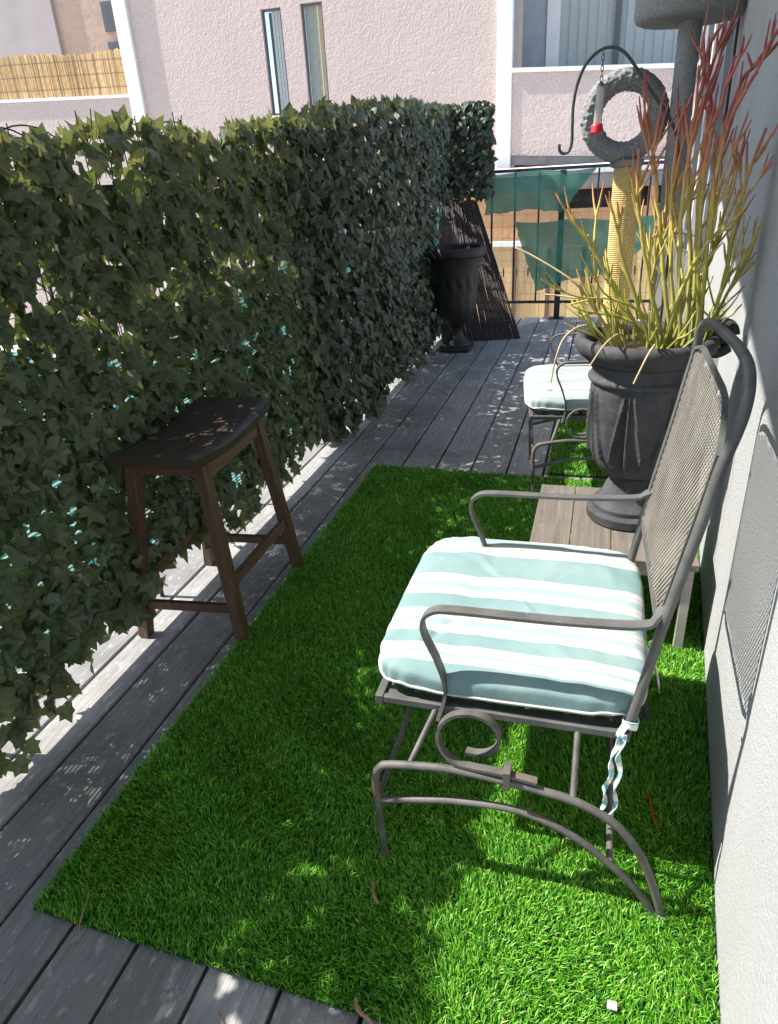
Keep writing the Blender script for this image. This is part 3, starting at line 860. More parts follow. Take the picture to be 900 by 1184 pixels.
# ------------------------------------------------------------------ stool
st = thing('saddle_stool', 'dark brown worn wooden saddle stool standing beside the ivy', 'stool', (-1.28, 1.95, 0))
cxs, cys = -1.285, 1.955
def rot(p, a=.06):
    x, y = p[0] - cxs, p[1] - cys
    return (cxs + x * math.cos(a) - y * math.sin(a), cys + x * math.sin(a) + y * math.cos(a), p[2])
SEATZ = .700; hw_, hl_ = .151, .302
def seatf(u, v, top=True):
    x = (u - .5) * 2; y = (v - .5) * 2
    dip = -.034 * (1 - y * y)
    rnd = 0
    if top:
        rnd = -.010 * max(0, (abs(x) - .86) / .14) ** 2 - .008 * max(0, (abs(y) - .94) / .06) ** 2
        wob = .0015 * noise.noise(Vector((x * 4, y * 6, 1)))
        return rot((cxs + x * hw_, cys + y * hl_, SEATZ + dip + rnd + wob))
    return rot((cxs + x * hw_ * .98, cys + y * hl_ * .985, SEATZ - .045 + dip * .75))
m = MB(); NU, NV = 20, 40
m.grid(lambda u, v: seatf(u, v), NU, NV)
nb = len(m.v); m.grid(lambda u, v: seatf(u, v, False), NU, NV)
m.f = m.f[:NU * NV] + [tuple(reversed(q)) for q in m.f[NU * NV:]]
idx = lambda i, j: i * (NV + 1) + j
for i in range(NU):
    m.f.append((idx(i + 1, 0), idx(i, 0), nb + idx(i, 0), nb + idx(i + 1, 0))); m.f.append((idx(i, NV), idx(i + 1, NV), nb + idx(i + 1, NV), nb + idx(i, NV)))
for j in range(NV):
    m.f.append((idx(0, j), idx(0, j + 1), nb + idx(0, j + 1), nb + idx(0, j))); m.f.append((idx(NU, j + 1), idx(NU, j), nb + idx(NU, j), nb + idx(NU, j + 1)))
m.f = [tuple(reversed(q)) for q in m.f]
m.build('seat', M['stool_seat'], st, smooth=35)
feet = {(-1, -1): (-1.452, 1.672), (1, -1): (-1.092, 1.712), (1, 1): (-1.098, 2.212), (-1, 1): (-1.477, 2.172)}
tops = {}
def leg_at(k, z):
    a = Vector((*feet[k], 0)); b = tops[k]; tt = z / b.z
    return a + (b - a) * tt
for k in feet:
    tp = rot((cxs + k[0] * (hw_ - .035), cys + k[1] * (hl_ - .085), SEATZ - .055)); tops[k] = Vector(tp)
    MB().bar((*feet[k], .001), tp, .040, .040, up=(1, 0, 0)).build('leg', M['stool'], st, bevel=.003)
def rail_(k1, k2, z1, z2, w, h, nm, mt):
    a, b = leg_at(k1, z1), leg_at(k2, z2); dd = (b - a).normalized()
    MB().bar(a + dd * .018, b - dd * .018, w, h).build(nm, M[mt], st, bevel=.003)
for k1, k2 in (((1, -1), (1, 1)), ((-1, -1), (-1, 1))):
    rail_(k1, k2, .608, .608, .020, .058, 'apron', 'stool_rail'); rail_(k1, k2, .215, .215, .022, .036, 'stretcher', 'stool_rail')
for k1, k2 in (((-1, -1), (1, -1)), ((-1, 1), (1, 1))):
    rail_(k1, k2, .622, .622, .020, .045, 'apron', 'stool'); rail_(k1, k2, .128, .128, .020, .032, 'stretcher', 'stool')

# ------------------------------------------------------------------ low table with the urn
tb = thing('low_table', 'low wooden topped side table with pale metal legs under the big urn', 'side table', (.09, 2.19, 0))
tm = MB()
for k in range(4):
    x0 = -.165 + .1255 * k; tm.box(x0, 1.93, .308, x0 + .1225, 2.45, .330)
tm.build('table_top', M['table'], tb, bevel=.002)
fm = MB(); fm.box(-.155, 1.945, .272, .325, 1.965, .307).box(-.155, 2.415, .272, .325, 2.435, .307).box(-.155, 1.966, .272, -.135, 2.414, .307).box(.305, 1.966, .272, .325, 2.414, .307)
fm.build('frame', M['alu'], tb)
for x in (-.155, .297):
    for y in (1.943, 2.409): MB().box(x, y, .001, x + .028, y + .028, .271).build('leg', M['alu'], tb, bevel=.002)

px_, py_ = .135, 2.24
pot = thing('large_urn', 'large dark grey pedestal urn with leaf relief holding the pencil cactus on the low table', 'urn', (px_, py_, .331))
MB().lathe([(.128, .332), (.134, .336), (.134, .362), (.128, .368), (.116, .371), (.116, .385), (.110, .392), (.098, .40), (.088, .42), (.078, .445), (.068, .462), (.066, .478), (.074, .488)], (px_, py_, 0), 48).build('pedestal', M['pot'], pot, smooth=35)
def leafmod(a, t, z):
    if z < .50 or z > .80: return 1
    e = min(1, (z - .50) / .06, (.80 - z) / .03)
    s = math.sin(a * 7); s2 = math.sin(a * 7 + PI)
    q = abs(math.sin(a * 7 / 2 + .3)) ** .5
    v = abs(((a * 7 / PI) % 2) - 1)          # V-shaped veins
    ridge = math.exp(-((v - (.12 + (z - .52) * 2.6)) / .075) ** 2) * (z > .56) + .8 * math.exp(-((v - 1.0) / .06) ** 2)
    return 1 + e * (.09 * (q - .7) + .085 * ridge)
MB().lathe(dense([(.066, .489), (.092, .498), (.118, .525), (.134, .57), (.142, .63), (.145, .70), (.146, .77), (.146, .795), (.157, .803), (.160, .814), (.151, .824), (.150, .838), (.158, .86)], 8), (px_, py_, 0), 280, leafmod).build('bowl', M['pot'], pot, smooth=60)
MB().lathe([(.158, .861), (.172, .868), (.190, .885), (.203, .90), (.208, .915), (.204, .932), (.192, .938), (.176, .934), (.168, .915), (.165, .87)], (px_, py_, 0), 56).build('rim', M['pot'], pot, smooth=60)
MB().lathe([(.001, .905), (.08, .905), (.168, .90)], (px_, py_, 0), 32, closed_ends=False).build('soil', M['soil'], pot)
# scrolled ornament on the wall side of the rim
m = MB(); sp3 = []
for k in range(46):
    an = k * .30; rr = .036 - .0007 * k
    sp3.append((px_ + .225 + rr * math.cos(an) * .75, py_ + .05 + .02 * math.sin(an * .5), .925 + rr * math.sin(an)))
m.tube(sp3, lambda t_: .016 - .006 * t_, 10)
m.tube(catmull([(px_ + .17, py_ + .02, .88), (px_ + .21, py_ + .03, .875), (px_ + .24, py_ + .04, .89)], 5), .015, 10)
m.build('scroll_ornament', M['pot'], pot, smooth=60)

# ------------------------------------------------------------------ pencil cactus
cm = MB(); tips = []
rc = random.Random(21)
def twig(p, dirv, L, r, depth, zmax, lean):
    d0 = dirv.normalized()
    pts = [p.copy()]; dcur = d0.copy()
    n_ = 5
    for k in range(n_):
        dcur = (dcur + Vector((rc.gauss(0, .045), rc.gauss(0, .045), .085 if depth < 9 else 0)) + lean * .05).normalized()
        p = p + dcur * (L / n_); pts.append(p.copy())
        if p.x > .222 + .079 * p.y - .0: break
    k0 = len(cm.v)
    last = depth == 0
    cm.tube(pts, (lambda t_: r * (1 - .35 * t_) if not last else r * (1 - .55 * t_ ** 2)), 6)
    for i, q in enumerate(pts):
        hz = (q.z - .90) / .80
        tp = .03 + .98 * max(0, hz) ** 1.15 + (.26 * i / len(pts) if last else 0) - .05
        tips.extend([min(1, max(0, tp + rc.gauss(0, .02)))] * 6)
    if depth > 0 and p.z < zmax:
        k = rc.choice((2, 2, 3, 3))
        a0 = rc.random() * 2 * PI
        for i in range(k):
            a = a0 + 2 * PI * i / k + rc.gauss(0, .3)
            o = dcur.orthogonal().normalized(); o2 = dcur.cross(o)
            sd = (o * math.cos(a) + o2 * math.sin(a)); sd.y *= .7
            nd = dcur + sd * rc.uniform(.22, .50)
            twig(p - dcur * .004, nd, L * rc.uniform(.62, .95), r * .80, depth - 1, zmax, lean)
def stem(x, y, dx, dy, dz, L, r, depth, zmax=9, lean=(0, 0, 0)):
    twig(Vector((px_ + x, py_ + y, .885)), Vector((dx, dy, dz)), L, r, depth, zmax, Vector(lean))
R0 = .0098
PATHS = [
    [(0.246, 2.247, 0.922), (0.232, 2.249, 1.147), (0.202, 2.251, 1.339), (0.196, 2.253, 1.475), (0.209, 2.256, 1.582), (0.211, 2.258, 1.648), (0.238, 2.260, 1.705)],
    [(0.267, 2.261, 0.919), (0.244, 2.269, 1.214), (0.234, 2.277, 1.400), (0.238, 2.284, 1.533), (0.225, 2.292, 1.603), (0.264, 2.300, 1.713)],
    [(0.273, 2.233, 0.925), (0.250, 2.230, 1.172), (0.239, 2.228, 1.369), (0.244, 2.225, 1.471), (0.263, 2.223, 1.566), (0.273, 2.220, 1.630)],
    [(0.285, 2.254, 0.921), (0.270, 2.259, 1.214), (0.275, 2.264, 1.450), (0.304, 2.270, 1.576), (0.332, 2.275, 1.610), (0.350, 2.280, 1.642)],
    [(0.277, 2.226, 0.927), (0.268, 2.220, 1.261), (0.274, 2.213, 1.452), (0.307, 2.207, 1.554), (0.324, 2.200, 1.589)],
    [(0.302, 2.251, 0.921), (0.331, 2.255, 1.097), (0.338, 2.260, 1.234), (0.356, 2.265, 1.373), (0.379, 2.270, 1.467)],
    [(0.361, 2.270, 1.387), (0.377, 2.270, 1.407), (0.395, 2.270, 1.454)],
    [(0.203, 2.226, 0.926), (0.166, 2.221, 1.105), (0.134, 2.216, 1.267), (0.104, 2.210, 1.418), (0.082, 2.205, 1.481), (0.081, 2.200, 1.554)],
    [(0.102, 2.200, 1.439), (0.106, 2.200, 1.483), (0.115, 2.200, 1.568)],
    [(0.178, 2.216, 0.928), (0.130, 2.204, 1.084), (0.092, 2.193, 1.225), (0.071, 2.181, 1.326), (0.066, 2.170, 1.437)],
    [(0.219, 2.264, 0.918), (0.184, 2.276, 1.145), (0.166, 2.287, 1.328), (0.167, 2.299, 1.478), (0.194, 2.310, 1.562)],
    [(0.311, 2.233, 0.925), (0.325, 2.229, 1.066), (0.364, 2.224, 1.147), (0.393, 2.220, 1.218)],
    [(0.310, 2.261, 0.919), (0.345, 2.274, 1.046), (0.385, 2.287, 1.127), (0.427, 2.300, 1.232)],
    [(0.141, 2.205, 0.930), (0.093, 2.189, 1.051), (0.041, 2.173, 1.183), (0.030, 2.156, 1.248), (0.039, 2.140, 1.301)],
    [(0.123, 2.226, 0.926), (0.045, 2.220, 1.058), (-0.011, 2.213, 1.145), (-0.043, 2.207, 1.194), (-0.052, 2.200, 1.225)],
    [(0.226, 2.212, 0.930), (0.200, 2.199, 1.154), (0.189, 2.186, 1.310), (0.191, 2.173, 1.423), (0.198, 2.160, 1.491)],
    [(0.189, 2.198, 0.932), (0.216, 2.179, 1.087), (0.251, 2.159, 1.180), (0.278, 2.139, 1.220), (0.309, 2.120, 1.242)],
    [(0.245, 2.279, 0.915), (0.254, 2.296, 1.044), (0.295, 2.314, 1.138), (0.314, 2.332, 1.252), (0.320, 2.350, 1.314)],
    [(0.158, 2.272, 0.916), (0.142, 2.291, 1.144), (0.156, 2.311, 1.283), (0.149, 2.330, 1.394)],
    [(0.165, 2.198, 0.932), (0.107, 2.172, 1.017), (0.009, 2.146, 1.059), (-0.086, 2.120, 1.047)],
    [(0.156, 2.226, 0.918), (0.088, 2.217, 0.979), (-0.012, 2.209, 1.006), (-0.057, 2.200, 0.997)],
    [(0.263, 2.226, 0.927), (0.336, 2.213, 0.979), (0.378, 2.200, 1.030)],
    [(0.264, 2.272, 0.909), (0.333, 2.301, 0.992), (0.401, 2.330, 1.061)],
    [(0.133, 2.261, 0.913), (0.068, 2.274, 0.998), (0.022, 2.287, 1.060), (0.004, 2.300, 1.101)],
]
for q_, path in enumerate(PATHS):
    pts = [Vector(p) for p in path]
    for p in pts: p.x = min(p.x, wallx(p.y) - .008)
    if pts[0].z < .95:
        b0 = pts[0].copy(); b0.x = px_ + (b0.x - px_) * .75; b0.z = .885; pts = [b0] + pts
    sm = catmull(pts, 5); m_ = len(sm)
    for p in sm: p.x += rc.gauss(0, .0012); p.y += rc.gauss(0, .0012)
    rr0 = .0072 if len(path) > 4 else .0054
    if len(path) == 3: rr0 = .005
    cm.tube(sm, lambda t_: rr0 * (1 - .48 * t_ ** 1.3), 7)
    for i, p in enumerate(sm):
        tp = -.02 + .98 * max(0, (p.z - .90) / .80) ** 1.1 + .16 * (i / m_) ** 3
        tips.extend([min(1, max(0, tp + rc.gauss(0, .02)))] * 7)
    if len(path) >= 4:
        for k in range(rc.choice((5, 6, 8))):
            i = rc.randrange(int(m_ * .35), int(m_ * .85)); d_ = (sm[i + 1] - sm[i]).normalized()
            sd = Vector((rc.gauss(0, .5), rc.gauss(0, .4), .1))
            twig(sm[i].copy(), d_ + sd, rc.uniform(.05, .12), rr0 * .58, rc.choice((0, 1, 1)), 9, Vector((0, 0, .25)))
# lower fans
for i in range(20):
    a = rc.random() * 2 * PI; sx = rc.uniform(.35, 1.1)
    if math.cos(a) > .3: sx *= .6
    stem(.07 * math.cos(a), .07 * math.sin(a), sx * math.cos(a), sx * math.sin(a) * .8, 1, rc.uniform(.07, .14), R0 * .52, rc.choice((0, 1, 1)), lean=(0, 0, .2))
# sprawling over the rim to the left and front
for (x, y, dx, dy, dz, L) in ((-.06, -.06, -1, -.5, .55, .13), (-.08, 0, -1, .1, .8, .13), (-.08, .04, -.9, .1, 1.2, .16), (-.04, -.08, -.5, -1, .55, .12), (.0, -.08, .05, -1, .5, .12), (-.07, .03, -1, .4, .45, .14), (.04, -.06, .4, -.9, .7, .12), (.08, -.04, 1, -.3, .8, .11)):
    stem(x, y, dx, dy, dz, L, R0 * .5, 1, lean=(0, 0, -.3))
cc = thing('pencil_cactus', 'yellow to red pencil cactus with thin branching stems growing in the large urn', 'plant', (px_, py_, .89))
cm.build('stems', M['cactus'], cc, attr={'tip': tips}, smooth=70)
dm = MB()
for path in ([(px_ - .07, py_ - .02, .90), (-.02, 2.2, 1.02), (-.08, 2.17, 1.10), (-.20, 2.2, 1.17), (-.26, 2.22, 1.195)],
             [(px_ - .09, py_ - .05, .90), (-.03, 2.12, .985), (-.09, 2.07, .97), (-.115, 2.04, .91), (-.125, 2.03, .84)],
             [(px_ - .05, py_ - .1, .90), (.06, 2.08, .97), (.02, 2.02, .96), (-.02, 1.99, .90)],
             [(px_ + .0, py_ - .1, .90), (.15, 2.05, .95), (.13, 2.0, .93), (.10, 1.97, .86)],
             [(px_ - .08, py_ + .02, .90), (-.03, 2.22, 1.03), (-.09, 2.22, 1.05), (-.17, 2.25, 1.055)]):
    dm.tube(catmull(path, 6), lambda t_: .0042 * (1 - .5 * t_), 6)
dm.build('drooping_stems', M['dry_stem'], cc, smooth=70)

# shepherd hook with the hanging feeder
hk = thing('shepherd_hook', 'dark curved shepherd hook rod stuck in the large urn', 'plant hook', (.17, 2.3, .89))
hp = [(-.150, 2.3, 1.462), (-.149, 2.3, 1.447), (-.139, 2.3, 1.438), (-.124, 2.3, 1.442), (-.116, 2.3, 1.464), (-.117, 2.3, 1.51), (-.117, 2.3, 1.56), (-.108, 2.3, 1.61), (-.085, 2.3, 1.657), (-.042, 2.3, 1.684), (.005, 2.3, 1.673), (.052, 2.3, 1.620), (.09, 2.3, 1.570), (.129, 2.3, 1.522), (.155, 2.3, 1.48), (.172, 2.3, 1.42), (.178, 2.3, 1.2), (.175, 2.3, .89)]
MB().tube(catmull(hp, 5), .0042, 8).build('rod', M['rod'], hk, smooth=60)
fd = thing('hummingbird_feeder', 'small clear tube hummingbird feeder with red base hanging from the hook', 'bird feeder', (-.048, 2.3, 1.68))
ch = MB()
for k in range(7):
    z = 1.676 - .0125 * k
    pts = [(-.046 + (.0035 * math.cos(a) if k % 2 else 0), 2.3 + (0 if k % 2 else .0035 * math.cos(a)), z + .0085 * math.sin(a)) for a in [2 * PI * q / 10 for q in range(10)]]
    ch.tube(pts, .0011, 4, closed=True)
ch.build('chain', M['wire'], fd)
tilt = .10
fm = MB().tube([(-.046, 2.3, 1.597), (-.050, 2.3, 1.505)], .0105, 12); fm.build('tube', M['plastic'], fd, smooth=50)
MB().lathe([(.008, .028), (.0125, .026), (.0155, .020), (.0155, .004), (.012, 0)], (-.0505, 2.3, 1.481), 16).build('red_base', M['red'], fd, smooth=40)
MB().lathe([(.0088, 0), (.0088, .008), (.004, .012)], (-.046, 2.3, 1.594), 12).build('cap', M['wire'], fd, smooth=40)

# ------------------------------------------------------------------ cat tree
ct = thing('cat_tree', 'grey carpeted cat tree with a ring and a sisal post behind the plant', 'cat tree', (.22, 5.0, 0))
MB().box(-.10, 4.72, .001, .58, 5.28, .05).build('base', M['carpet'], ct, bevel=.012)
def fuzz(o, amp, s):
    for v in o.data.vertices:
        nn = noise.noise(v.co * s) + .6 * noise.noise(v.co * s * 2.3)
        v.co += v.normal * amp * nn
# sisal post with rope turns
prof = []; NT_ = 110
for k in range(NT_ * 4 + 1):
    z = .051 + 1.315 * k / (NT_ * 4); prof.append((.079 + .0045 * abs(math.sin(PI * k / 4)), z))
MB().lathe(prof, (.092, 5.0, 0), 28).build('sisal_post', M['sisal'], ct, smooth=60)
pp = MB(); pp.grid(lambda u, v: (.362 + .062 * math.cos(2 * PI * u), 5.0 + .062 * math.sin(2 * PI * u), .051 + 2.03 * v), 40, 160)
o = pp.build('carpet_post', M['carpet'], ct, smooth=80); fuzz(o, .0035, 90)
m = MB(); Rm, rm = .192, .058
m.grid(lambda u, v: (.05 + (Rm + rm * math.cos(2 * PI * v)) * math.cos(2 * PI * u), 4.98 + (rm * 1.3) * math.sin(2 * PI * v) + .28 * (Rm + rm * math.cos(2 * PI * v)) * math.cos(2 * PI * u), 1.635 + (Rm + rm * math.cos(2 * PI * v)) * math.sin(2 * PI * u)), 220, 64)
o = m.build('ring', M['carpet'], ct, smooth=80); fuzz(o, .0095, 55)
m = MB().lathe([(.001, 2.081), (.15, 2.081), (.27, 2.083), (.295, 2.095), (.305, 2.12), (.305, 2.20), (.295, 2.225), (.26, 2.235), (.001, 2.235)], (.36, 5.0, 0), 90, closed_ends=False)
o = m.build('platform', M['carpet'], ct, smooth=60)
m = MB().lathe([(.086, 1.362), (.10, 1.37), (.10, 1.40), (.07, 1.41)], (.085, 5.0, 0), 30).build('ring_saddle', M['carpet'], ct, smooth=60)

# ------------------------------------------------------------------ litter on the turf
def bit(nm, label, cat, o): return tag(o, label, cat)
def twigm(path, r): return MB().tube(catmull(path, 4), r, 5)
tag(MB().box(.012, 1.145, .030, .036, 1.160, .034).build('paint_chip', M['chip'], None, loc=(.025, 1.15, .03)), 'white chip lying on the sunlit turf under the near chair', 'litter')
tag(MB().box(.105, .798, .030, .122, .812, .034).build('paint_chip', M['chip'], None, loc=(.115, .804, .03)), 'white chip on the sunlit turf near the bottom edge of the photo', 'litter')
tag(twigm([(-.36, .89, .034), (-.373, .905, .038), (-.385, .935, .034)], .003).build('twig', M['twig'], None, loc=(-.37, .91, .03)), 'short brown twig on the shaded turf left of the chair front foot', 'twig')
tag(twigm([(-.985, .76, .036), (-.972, .735, .036), (-.965, .705, .03), (-.958, .68, .012)], .0016).build('twig', M['twig'], None, loc=(-.97, .72, .03)), 'thin curved twig over the near left corner of the turf rug', 'twig')
tag(twigm([(.196, 1.33, .036), (.20, 1.28, .038), (.212, 1.22, .034)], .0016).build('twig', M['red'], None, loc=(.2, 1.28, .03)), 'thin reddish stalk on the shaded turf behind the hanging ties', 'twig')
tag(twigm([(-.345, .70, .034), (-.335, .68, .036), (-.31, .672, .03), (-.29, .655, .028)], .004).build('dry_leaf_sprig', M['twig'], None, loc=(-.33, .68, .03)), 'dry brown sprig at the near edge of the turf rug', 'twig')
rl = random.Random(3)
lf = MB()
tag(MB().tube(catmull([(-.60, .63, .004), (-.575, .60, .006), (-.56, .56, .004), (-.552, .52, .004)], 4), .0014, 5).build('twig', M['twig'], None, loc=(-.58, .58, .004)), 'dark thin twig lying on the bare boards at the bottom left', 'twig')

# ------------------------------------------------------------------ buildings beyond
def holed_wall(m, x0, x1, z0, z1, holes, yf, depth):
    xs = sorted({x0, x1, *[h[0] for h in holes], *[h[1] for h in holes]}); zs = sorted({z0, z1, *[h[2] for h in holes], *[h[3] for h in holes]})
    for a, b in zip(xs, xs[1:]):
        for c_, d_ in zip(zs, zs[1:]):
            if any(h[0] <= a and b <= h[1] and h[2] <= c_ and d_ <= h[3] for h in holes): continue
            m.quad((a, yf, c_), (b, yf, c_), (b, yf, d_), (a, yf, d_))
    for (a, b, c_, d_) in holes:
        m.quad((a, yf, c_), (a, yf, d_), (a, yf + depth, d_), (a, yf + depth, c_)); m.quad((b, yf, d_), (b, yf, c_), (b, yf + depth, c_), (b, yf + depth, d_))
        m.quad((a, yf, d_), (b, yf, d_), (b, yf + depth, d_), (a, yf + depth, d_)); m.quad((b, yf, c_), (a, yf, c_), (a, yf + depth, c_), (b, yf + depth, c_))
    return m
ap = thing('apartment_building', 'pink stucco apartment building with two slim windows beyond the ivy', 'building', (-4, 12, ZG))
holes = [(-5.385, -5.05, 2.335, 3.76), (-4.725, -4.372, 2.355, 3.765)]
m = holed_wall(MB(), -7.75, -1.72, ZG, 7.0, holes, 12.0, .12)
m.quad((-7.75, 12.0, ZG), (-7.75, 12.0, 7), (-7.75, 16, 7), (-7.75, 16, ZG)); m.quad((-1.72, 12.0, 7), (-1.72, 12.0, ZG), (-1.72, 16, ZG), (-1.72, 16, 7)); m.quad((-7.75, 12, 7), (-1.72, 12, 7), (-1.72, 16, 7), (-7.75, 16, 7))
m.build('wall', M['pink'], ap)
MB().box(-7.95, 11.94, ZG, -7.70, 12.06, 7.0).build('corner_trim', M['white_trim'], ap, bevel=.01)
MB().box(-1.72, 11.93, ZG, -1.50, 12.07, 7.0).build('corner_trim', M['white_trim'], ap, bevel=.01)
for i, (x0, x1, z0, z1) in enumerate(holes):
    fr = MB().box(x0, 12.05, z0, x0 + .03, 12.08, z1).box(x1 - .03, 12.05, z0, x1, 12.08, z1).box(x0 + .031, 12.05, z0, x1 - .031, 12.08, z0 + .03).box(x0 + .031, 12.05, z1 - .03, x1 - .031, 12.08, z1)
    wo = fr.build('window', M['frame'], ap)
    MB().box(x0 + .031, 12.062, z0 + .031, x1 - .031, 12.068, z1 - .031).build('pane', M['glass'], wo)
    MB().box(x0 - .02, 11.985, z0 - .03, x1 + .02, 12.04, z0 - .004).build('sill', M['white_trim'], wo)
    b = MB()
    if i == 0:
        for k in range(4): xx = x0 + .14 + .05 * k; b.hexa([(xx, 12.085, z0), (xx + .042, 12.088, z0), (xx + .042, 12.091, z0), (xx, 12.088, z0), (xx, 12.085, z1), (xx + .042, 12.088, z1), (xx + .042, 12.091, z1), (xx, 12.088, z1)])
        b.build('blind', M['blind'], wo)
        MB().box(x0, 12.3, z0, x1, 12.32, z1).build('room_back', M['frame'], wo)
    else:
        b.box(x0 + .03, 12.09, z0, x0 + .20, 12.10, z1); b.build('curtain', M['blind_grey'], wo)
        b2 = MB()
        for k in range(4): xx = x0 + .205 + .036 * k; b2.box(xx, 12.085 + .01 * (k % 2), z0, xx + .031, 12.092 + .01 * (k % 2), z1)
        b2.build('curtain', M['blind_yellow'], wo)
# the balcony wing on the right
def by(x): return 11.95 + (x + 1.5) * .0
def slab(m, x0, x1, z0a, z1a, dy0, dy1, slope=-.035):
    def zz(x, z): return z + slope * (x + 1.45)
    m.hexa([(x0, by(x0) + dy0, zz(x0, z0a)), (x1, by(x1) + dy0, zz(x1, z0a)), (x1, by(x1) + dy1, zz(x1, z0a)), (x0, by(x0) + dy1, zz(x0, z0a)),
            (x0, by(x0) + dy0, zz(x0, z1a)), (x1, by(x1) + dy0, zz(x1, z1a)), (x1, by(x1) + dy1, zz(x1, z1a)), (x0, by(x0) + dy1, zz(x0, z1a))]); return m
slab(MB(), -1.50, 4.5, 1.53, 2.60, 0, .14, -.058).build('balcony_parapet', M['pink'], ap)
slab(MB(), -1.50, 4.5, 2.602, 2.66, -.03, .17, -.058).build('parapet_cap', M['white_trim'], ap)
slab(MB(), -1.50, 4.5, 1.40, 1.527, .03, .9, -.058).build('balcony_floor', M['grey_band'], ap)
slab(MB(), -1.50, 4.5, ZG, 1.398, .5, .6, -.058).build('lower_wall', M['orange'], ap)
sd = MB().box(-1.5, 13.15, 1.53, -1.40, 13.25, 5.2).box(-1.14, 13.13, 1.53, -.90, 13.25, 5.2).box(-.11, 13.14, 1.53, -.03, 13.23, 5.2).box(1.6, 13.14, 1.53, 1.75, 13.23, 5.2)
sdo = MB().box(-1.13, 13.10, 1.53, -.93, 13.22, 5.2).build('sliding_door', M['white_trim'], ap)
MB().box(-.125, 13.12, 1.54, -.035, 13.2, 5.2).build('mullion', M['frame'], sdo)
MB().box(-1.5, 13.14, 1.54, -1.14, 13.17, 5.2).build('shutter', M['grey_trim'], sdo)
MB().box(-.925, 13.155, 1.54, -.126, 13.162, 5.2).build('pane', M['glass'], sdo)
MB().box(-.034, 13.165, 1.54, 4.4, 13.172, 5.2).build('pane', M['glass'], sdo)
b = MB()
for k in range(38):
    xx = -.93 + .14 * k
    b.hexa([(xx, 13.19, 1.6), (xx + .144, 13.215, 1.6), (xx + .144, 13.22, 1.6), (xx, 13.195, 1.6), (xx, 13.19, 5.1), (xx + .144, 13.215, 5.1), (xx + .144, 13.22, 5.1), (xx, 13.195, 5.1)])
b.build('vertical_blinds', M['blind'], sdo)
MB().box(-1.5, 13.6, 1.53, 4.6, 13.65, 5.4).build('room_back', M['frame'], ap)
MB().box(-1.5, 12.2, 5.2, 4.6, 13.6, 5.4).build('balcony_ceiling', M['white_trim'], ap)

# low tan outbuilding right behind the end railing
ob = thing('outbuilding', 'low tan outbuilding with white roof edge behind the end railing', 'building', (-.4, 11, ZG))
holed_wall(MB(), -2.4, 3.0, ZG, 1.24, [(-.70, .50, .80, 1.05), (.6, 1.6, .82, 1.05)], 11.0, .15).build('wall', M['orange'], ob)
MB().box(-2.4, 10.985, 1.06, 3.0, 10.998, 1.24).build('fascia', M['grey_band'], ob)
MB().box(-2.45, 10.93, 1.245, 3.05, 11.6, 1.36).build('roof_edge', M['white_trim'], ob, bevel=.01)
MB().box(-.9, 11.16, .7, 2, 11.2, 1.2).build('opening_back', M['opening'], ob)

bf = thing('board_fence', 'yellow vertical board fence standing below the far end of the deck', 'fence', (-.4, 9.5, ZG))
m = MB(); TT = []; x = -2.2
while x < 1.9:
    w_ = random.uniform(.13, .16); k = len(m.v); dz = random.uniform(-.01, .01)
    m.box(x, 9.5 + random.uniform(-.004, .004), ZG, x + w_, 9.52, .46 + dz); TT.extend([random.random()] * (len(m.v) - k))
    x += w_ + .018
m.build('board', M['boards'], bf, attr={'tint': TT})
MB().box(-2.2, 9.524, .1, 1.95, 9.56, .2).box(-2.2, 9.524, -.8, 1.95, 9.56, -.7).build('rail', M['stool'], bf)
m = MB()
for k in range(9): xx = -2.0 + .43 * k; m.box(xx, 9.475, ZG, xx + .055, 9.494, .44)
m.build('batten', M['stool_rail'], bf)
MB().box(-2.25, 9.47, .475, -.98, 9.56, .53).build('cap', M['white_trim'], bf)

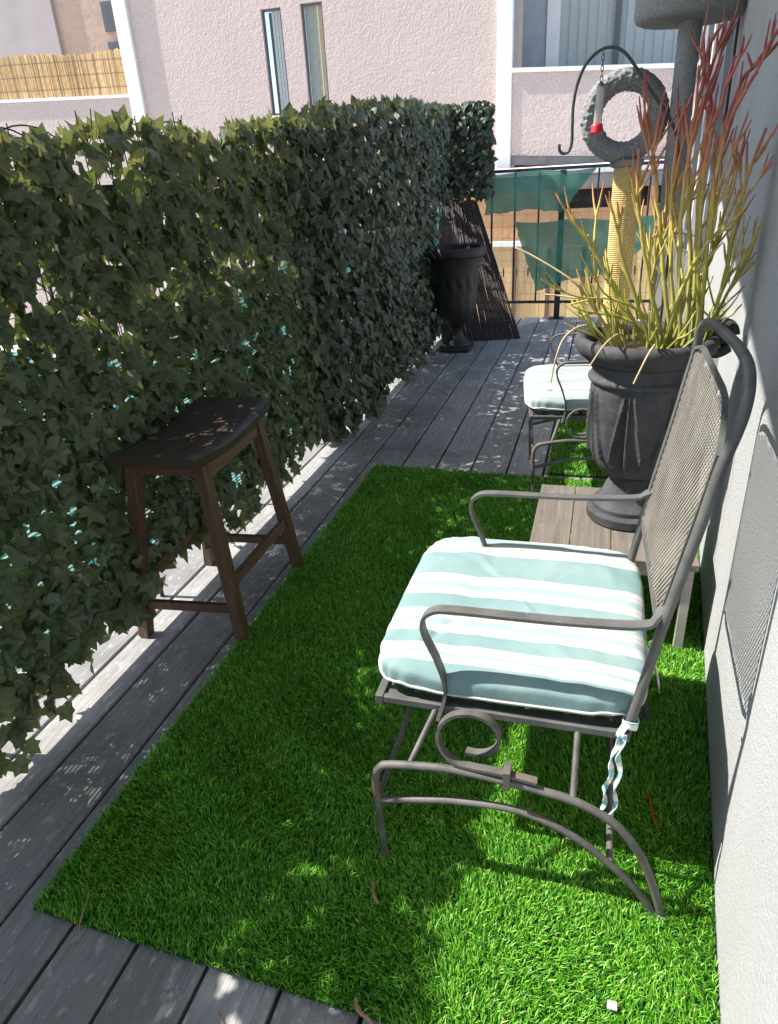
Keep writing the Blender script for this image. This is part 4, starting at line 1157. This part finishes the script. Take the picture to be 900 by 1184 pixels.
# left balcony of the neighbouring block, with the reed screen
lb = thing('balcony_wall', 'pink stucco balcony wall with white cap at the top left', 'wall', (-10, 11.8, ZG))
def ly(x): return 11.98
def lz(x, z): return z - .042 * (x + 7.95)
def slab2(m, x0, x1, z0, z1, a, b_):
    q0 = z0 if z0 == ZG else None
    m.hexa([(x0, ly(x0) + a, q0 or lz(x0, z0)), (x1, ly(x1) + a, q0 or lz(x1, z0)), (x1, ly(x1) + b_, q0 or lz(x1, z0)), (x0, ly(x0) + b_, q0 or lz(x0, z0)), (x0, ly(x0) + a, lz(x0, z1)), (x1, ly(x1) + a, lz(x1, z1)), (x1, ly(x1) + b_, lz(x1, z1)), (x0, ly(x0) + b_, lz(x0, z1))]); return m
slab2(MB(), -15, -7.95, ZG, 2.78, 0, .2).build('parapet', M['pink'], lb)
slab2(MB(), -15, -7.95, 2.782, 2.83, -.03, .23).build('cap', M['white_trim'], lb)
rs = thing('reed_screen', 'golden reed screen standing on the balcony wall at the top left', 'reed screen', (-10, 11.9, 2.83))
m = MB(); TT = []; x = -14.0
while x < -7.97:
    w_ = random.uniform(.018, .034); k = len(m.v); z1 = 3.47 + random.gauss(0, .012) + .02 * math.sin(x * 3)
    m.box(x, ly(x) + .08 + random.uniform(-.01, .01), lz(x, 2.836), x + w_ * .93, ly(x) + .10, lz(x, z1)); TT.extend([min(1, max(0, .5 + .5 * noise.noise(Vector((x * 2.2, 0, 0))) + random.gauss(0, .22)))] * (len(m.v) - k))
    x += w_
m.build('reeds', M['reed'], rs, attr={'tint': TT})
for z in (2.95, 3.15, 3.35):
    wr = MB(); slab2(wr, -14, -7.97, z, z + .008, .064, .067).build('binding_wire', M['wire'], rs)
fb = thing('beige_building', 'beige and grey building with two small dark windows far behind the reed screen', 'building', (-16, 19, ZG))
hs = [(-12.97, -12.1, 5.0, 5.62), (-13.0, -12.1, 4.35, 4.76)]
holed_wall(MB(), -30, -9.0, ZG, 12, [], 19, .1).build('wall', M['beige'], fb)
MB().box(-17.2, 18.9, ZG, -14.4, 18.995, 12).build('grey_bay', M['bay'], fb)
for (x0, x1, z0, z1) in ((-12.95, -11.9, 5.08, 5.72), (-12.95, -11.9, 4.42, 4.85)):
    wo = MB().box(x0, 18.95, z0, x1, 18.996, z1).build('window', M['frame'], fb)
    MB().box(x0 + .06, 18.94, z0 + .06, x1 - .06, 18.948, z1 - .06).build('pane', M['glass'], wo)
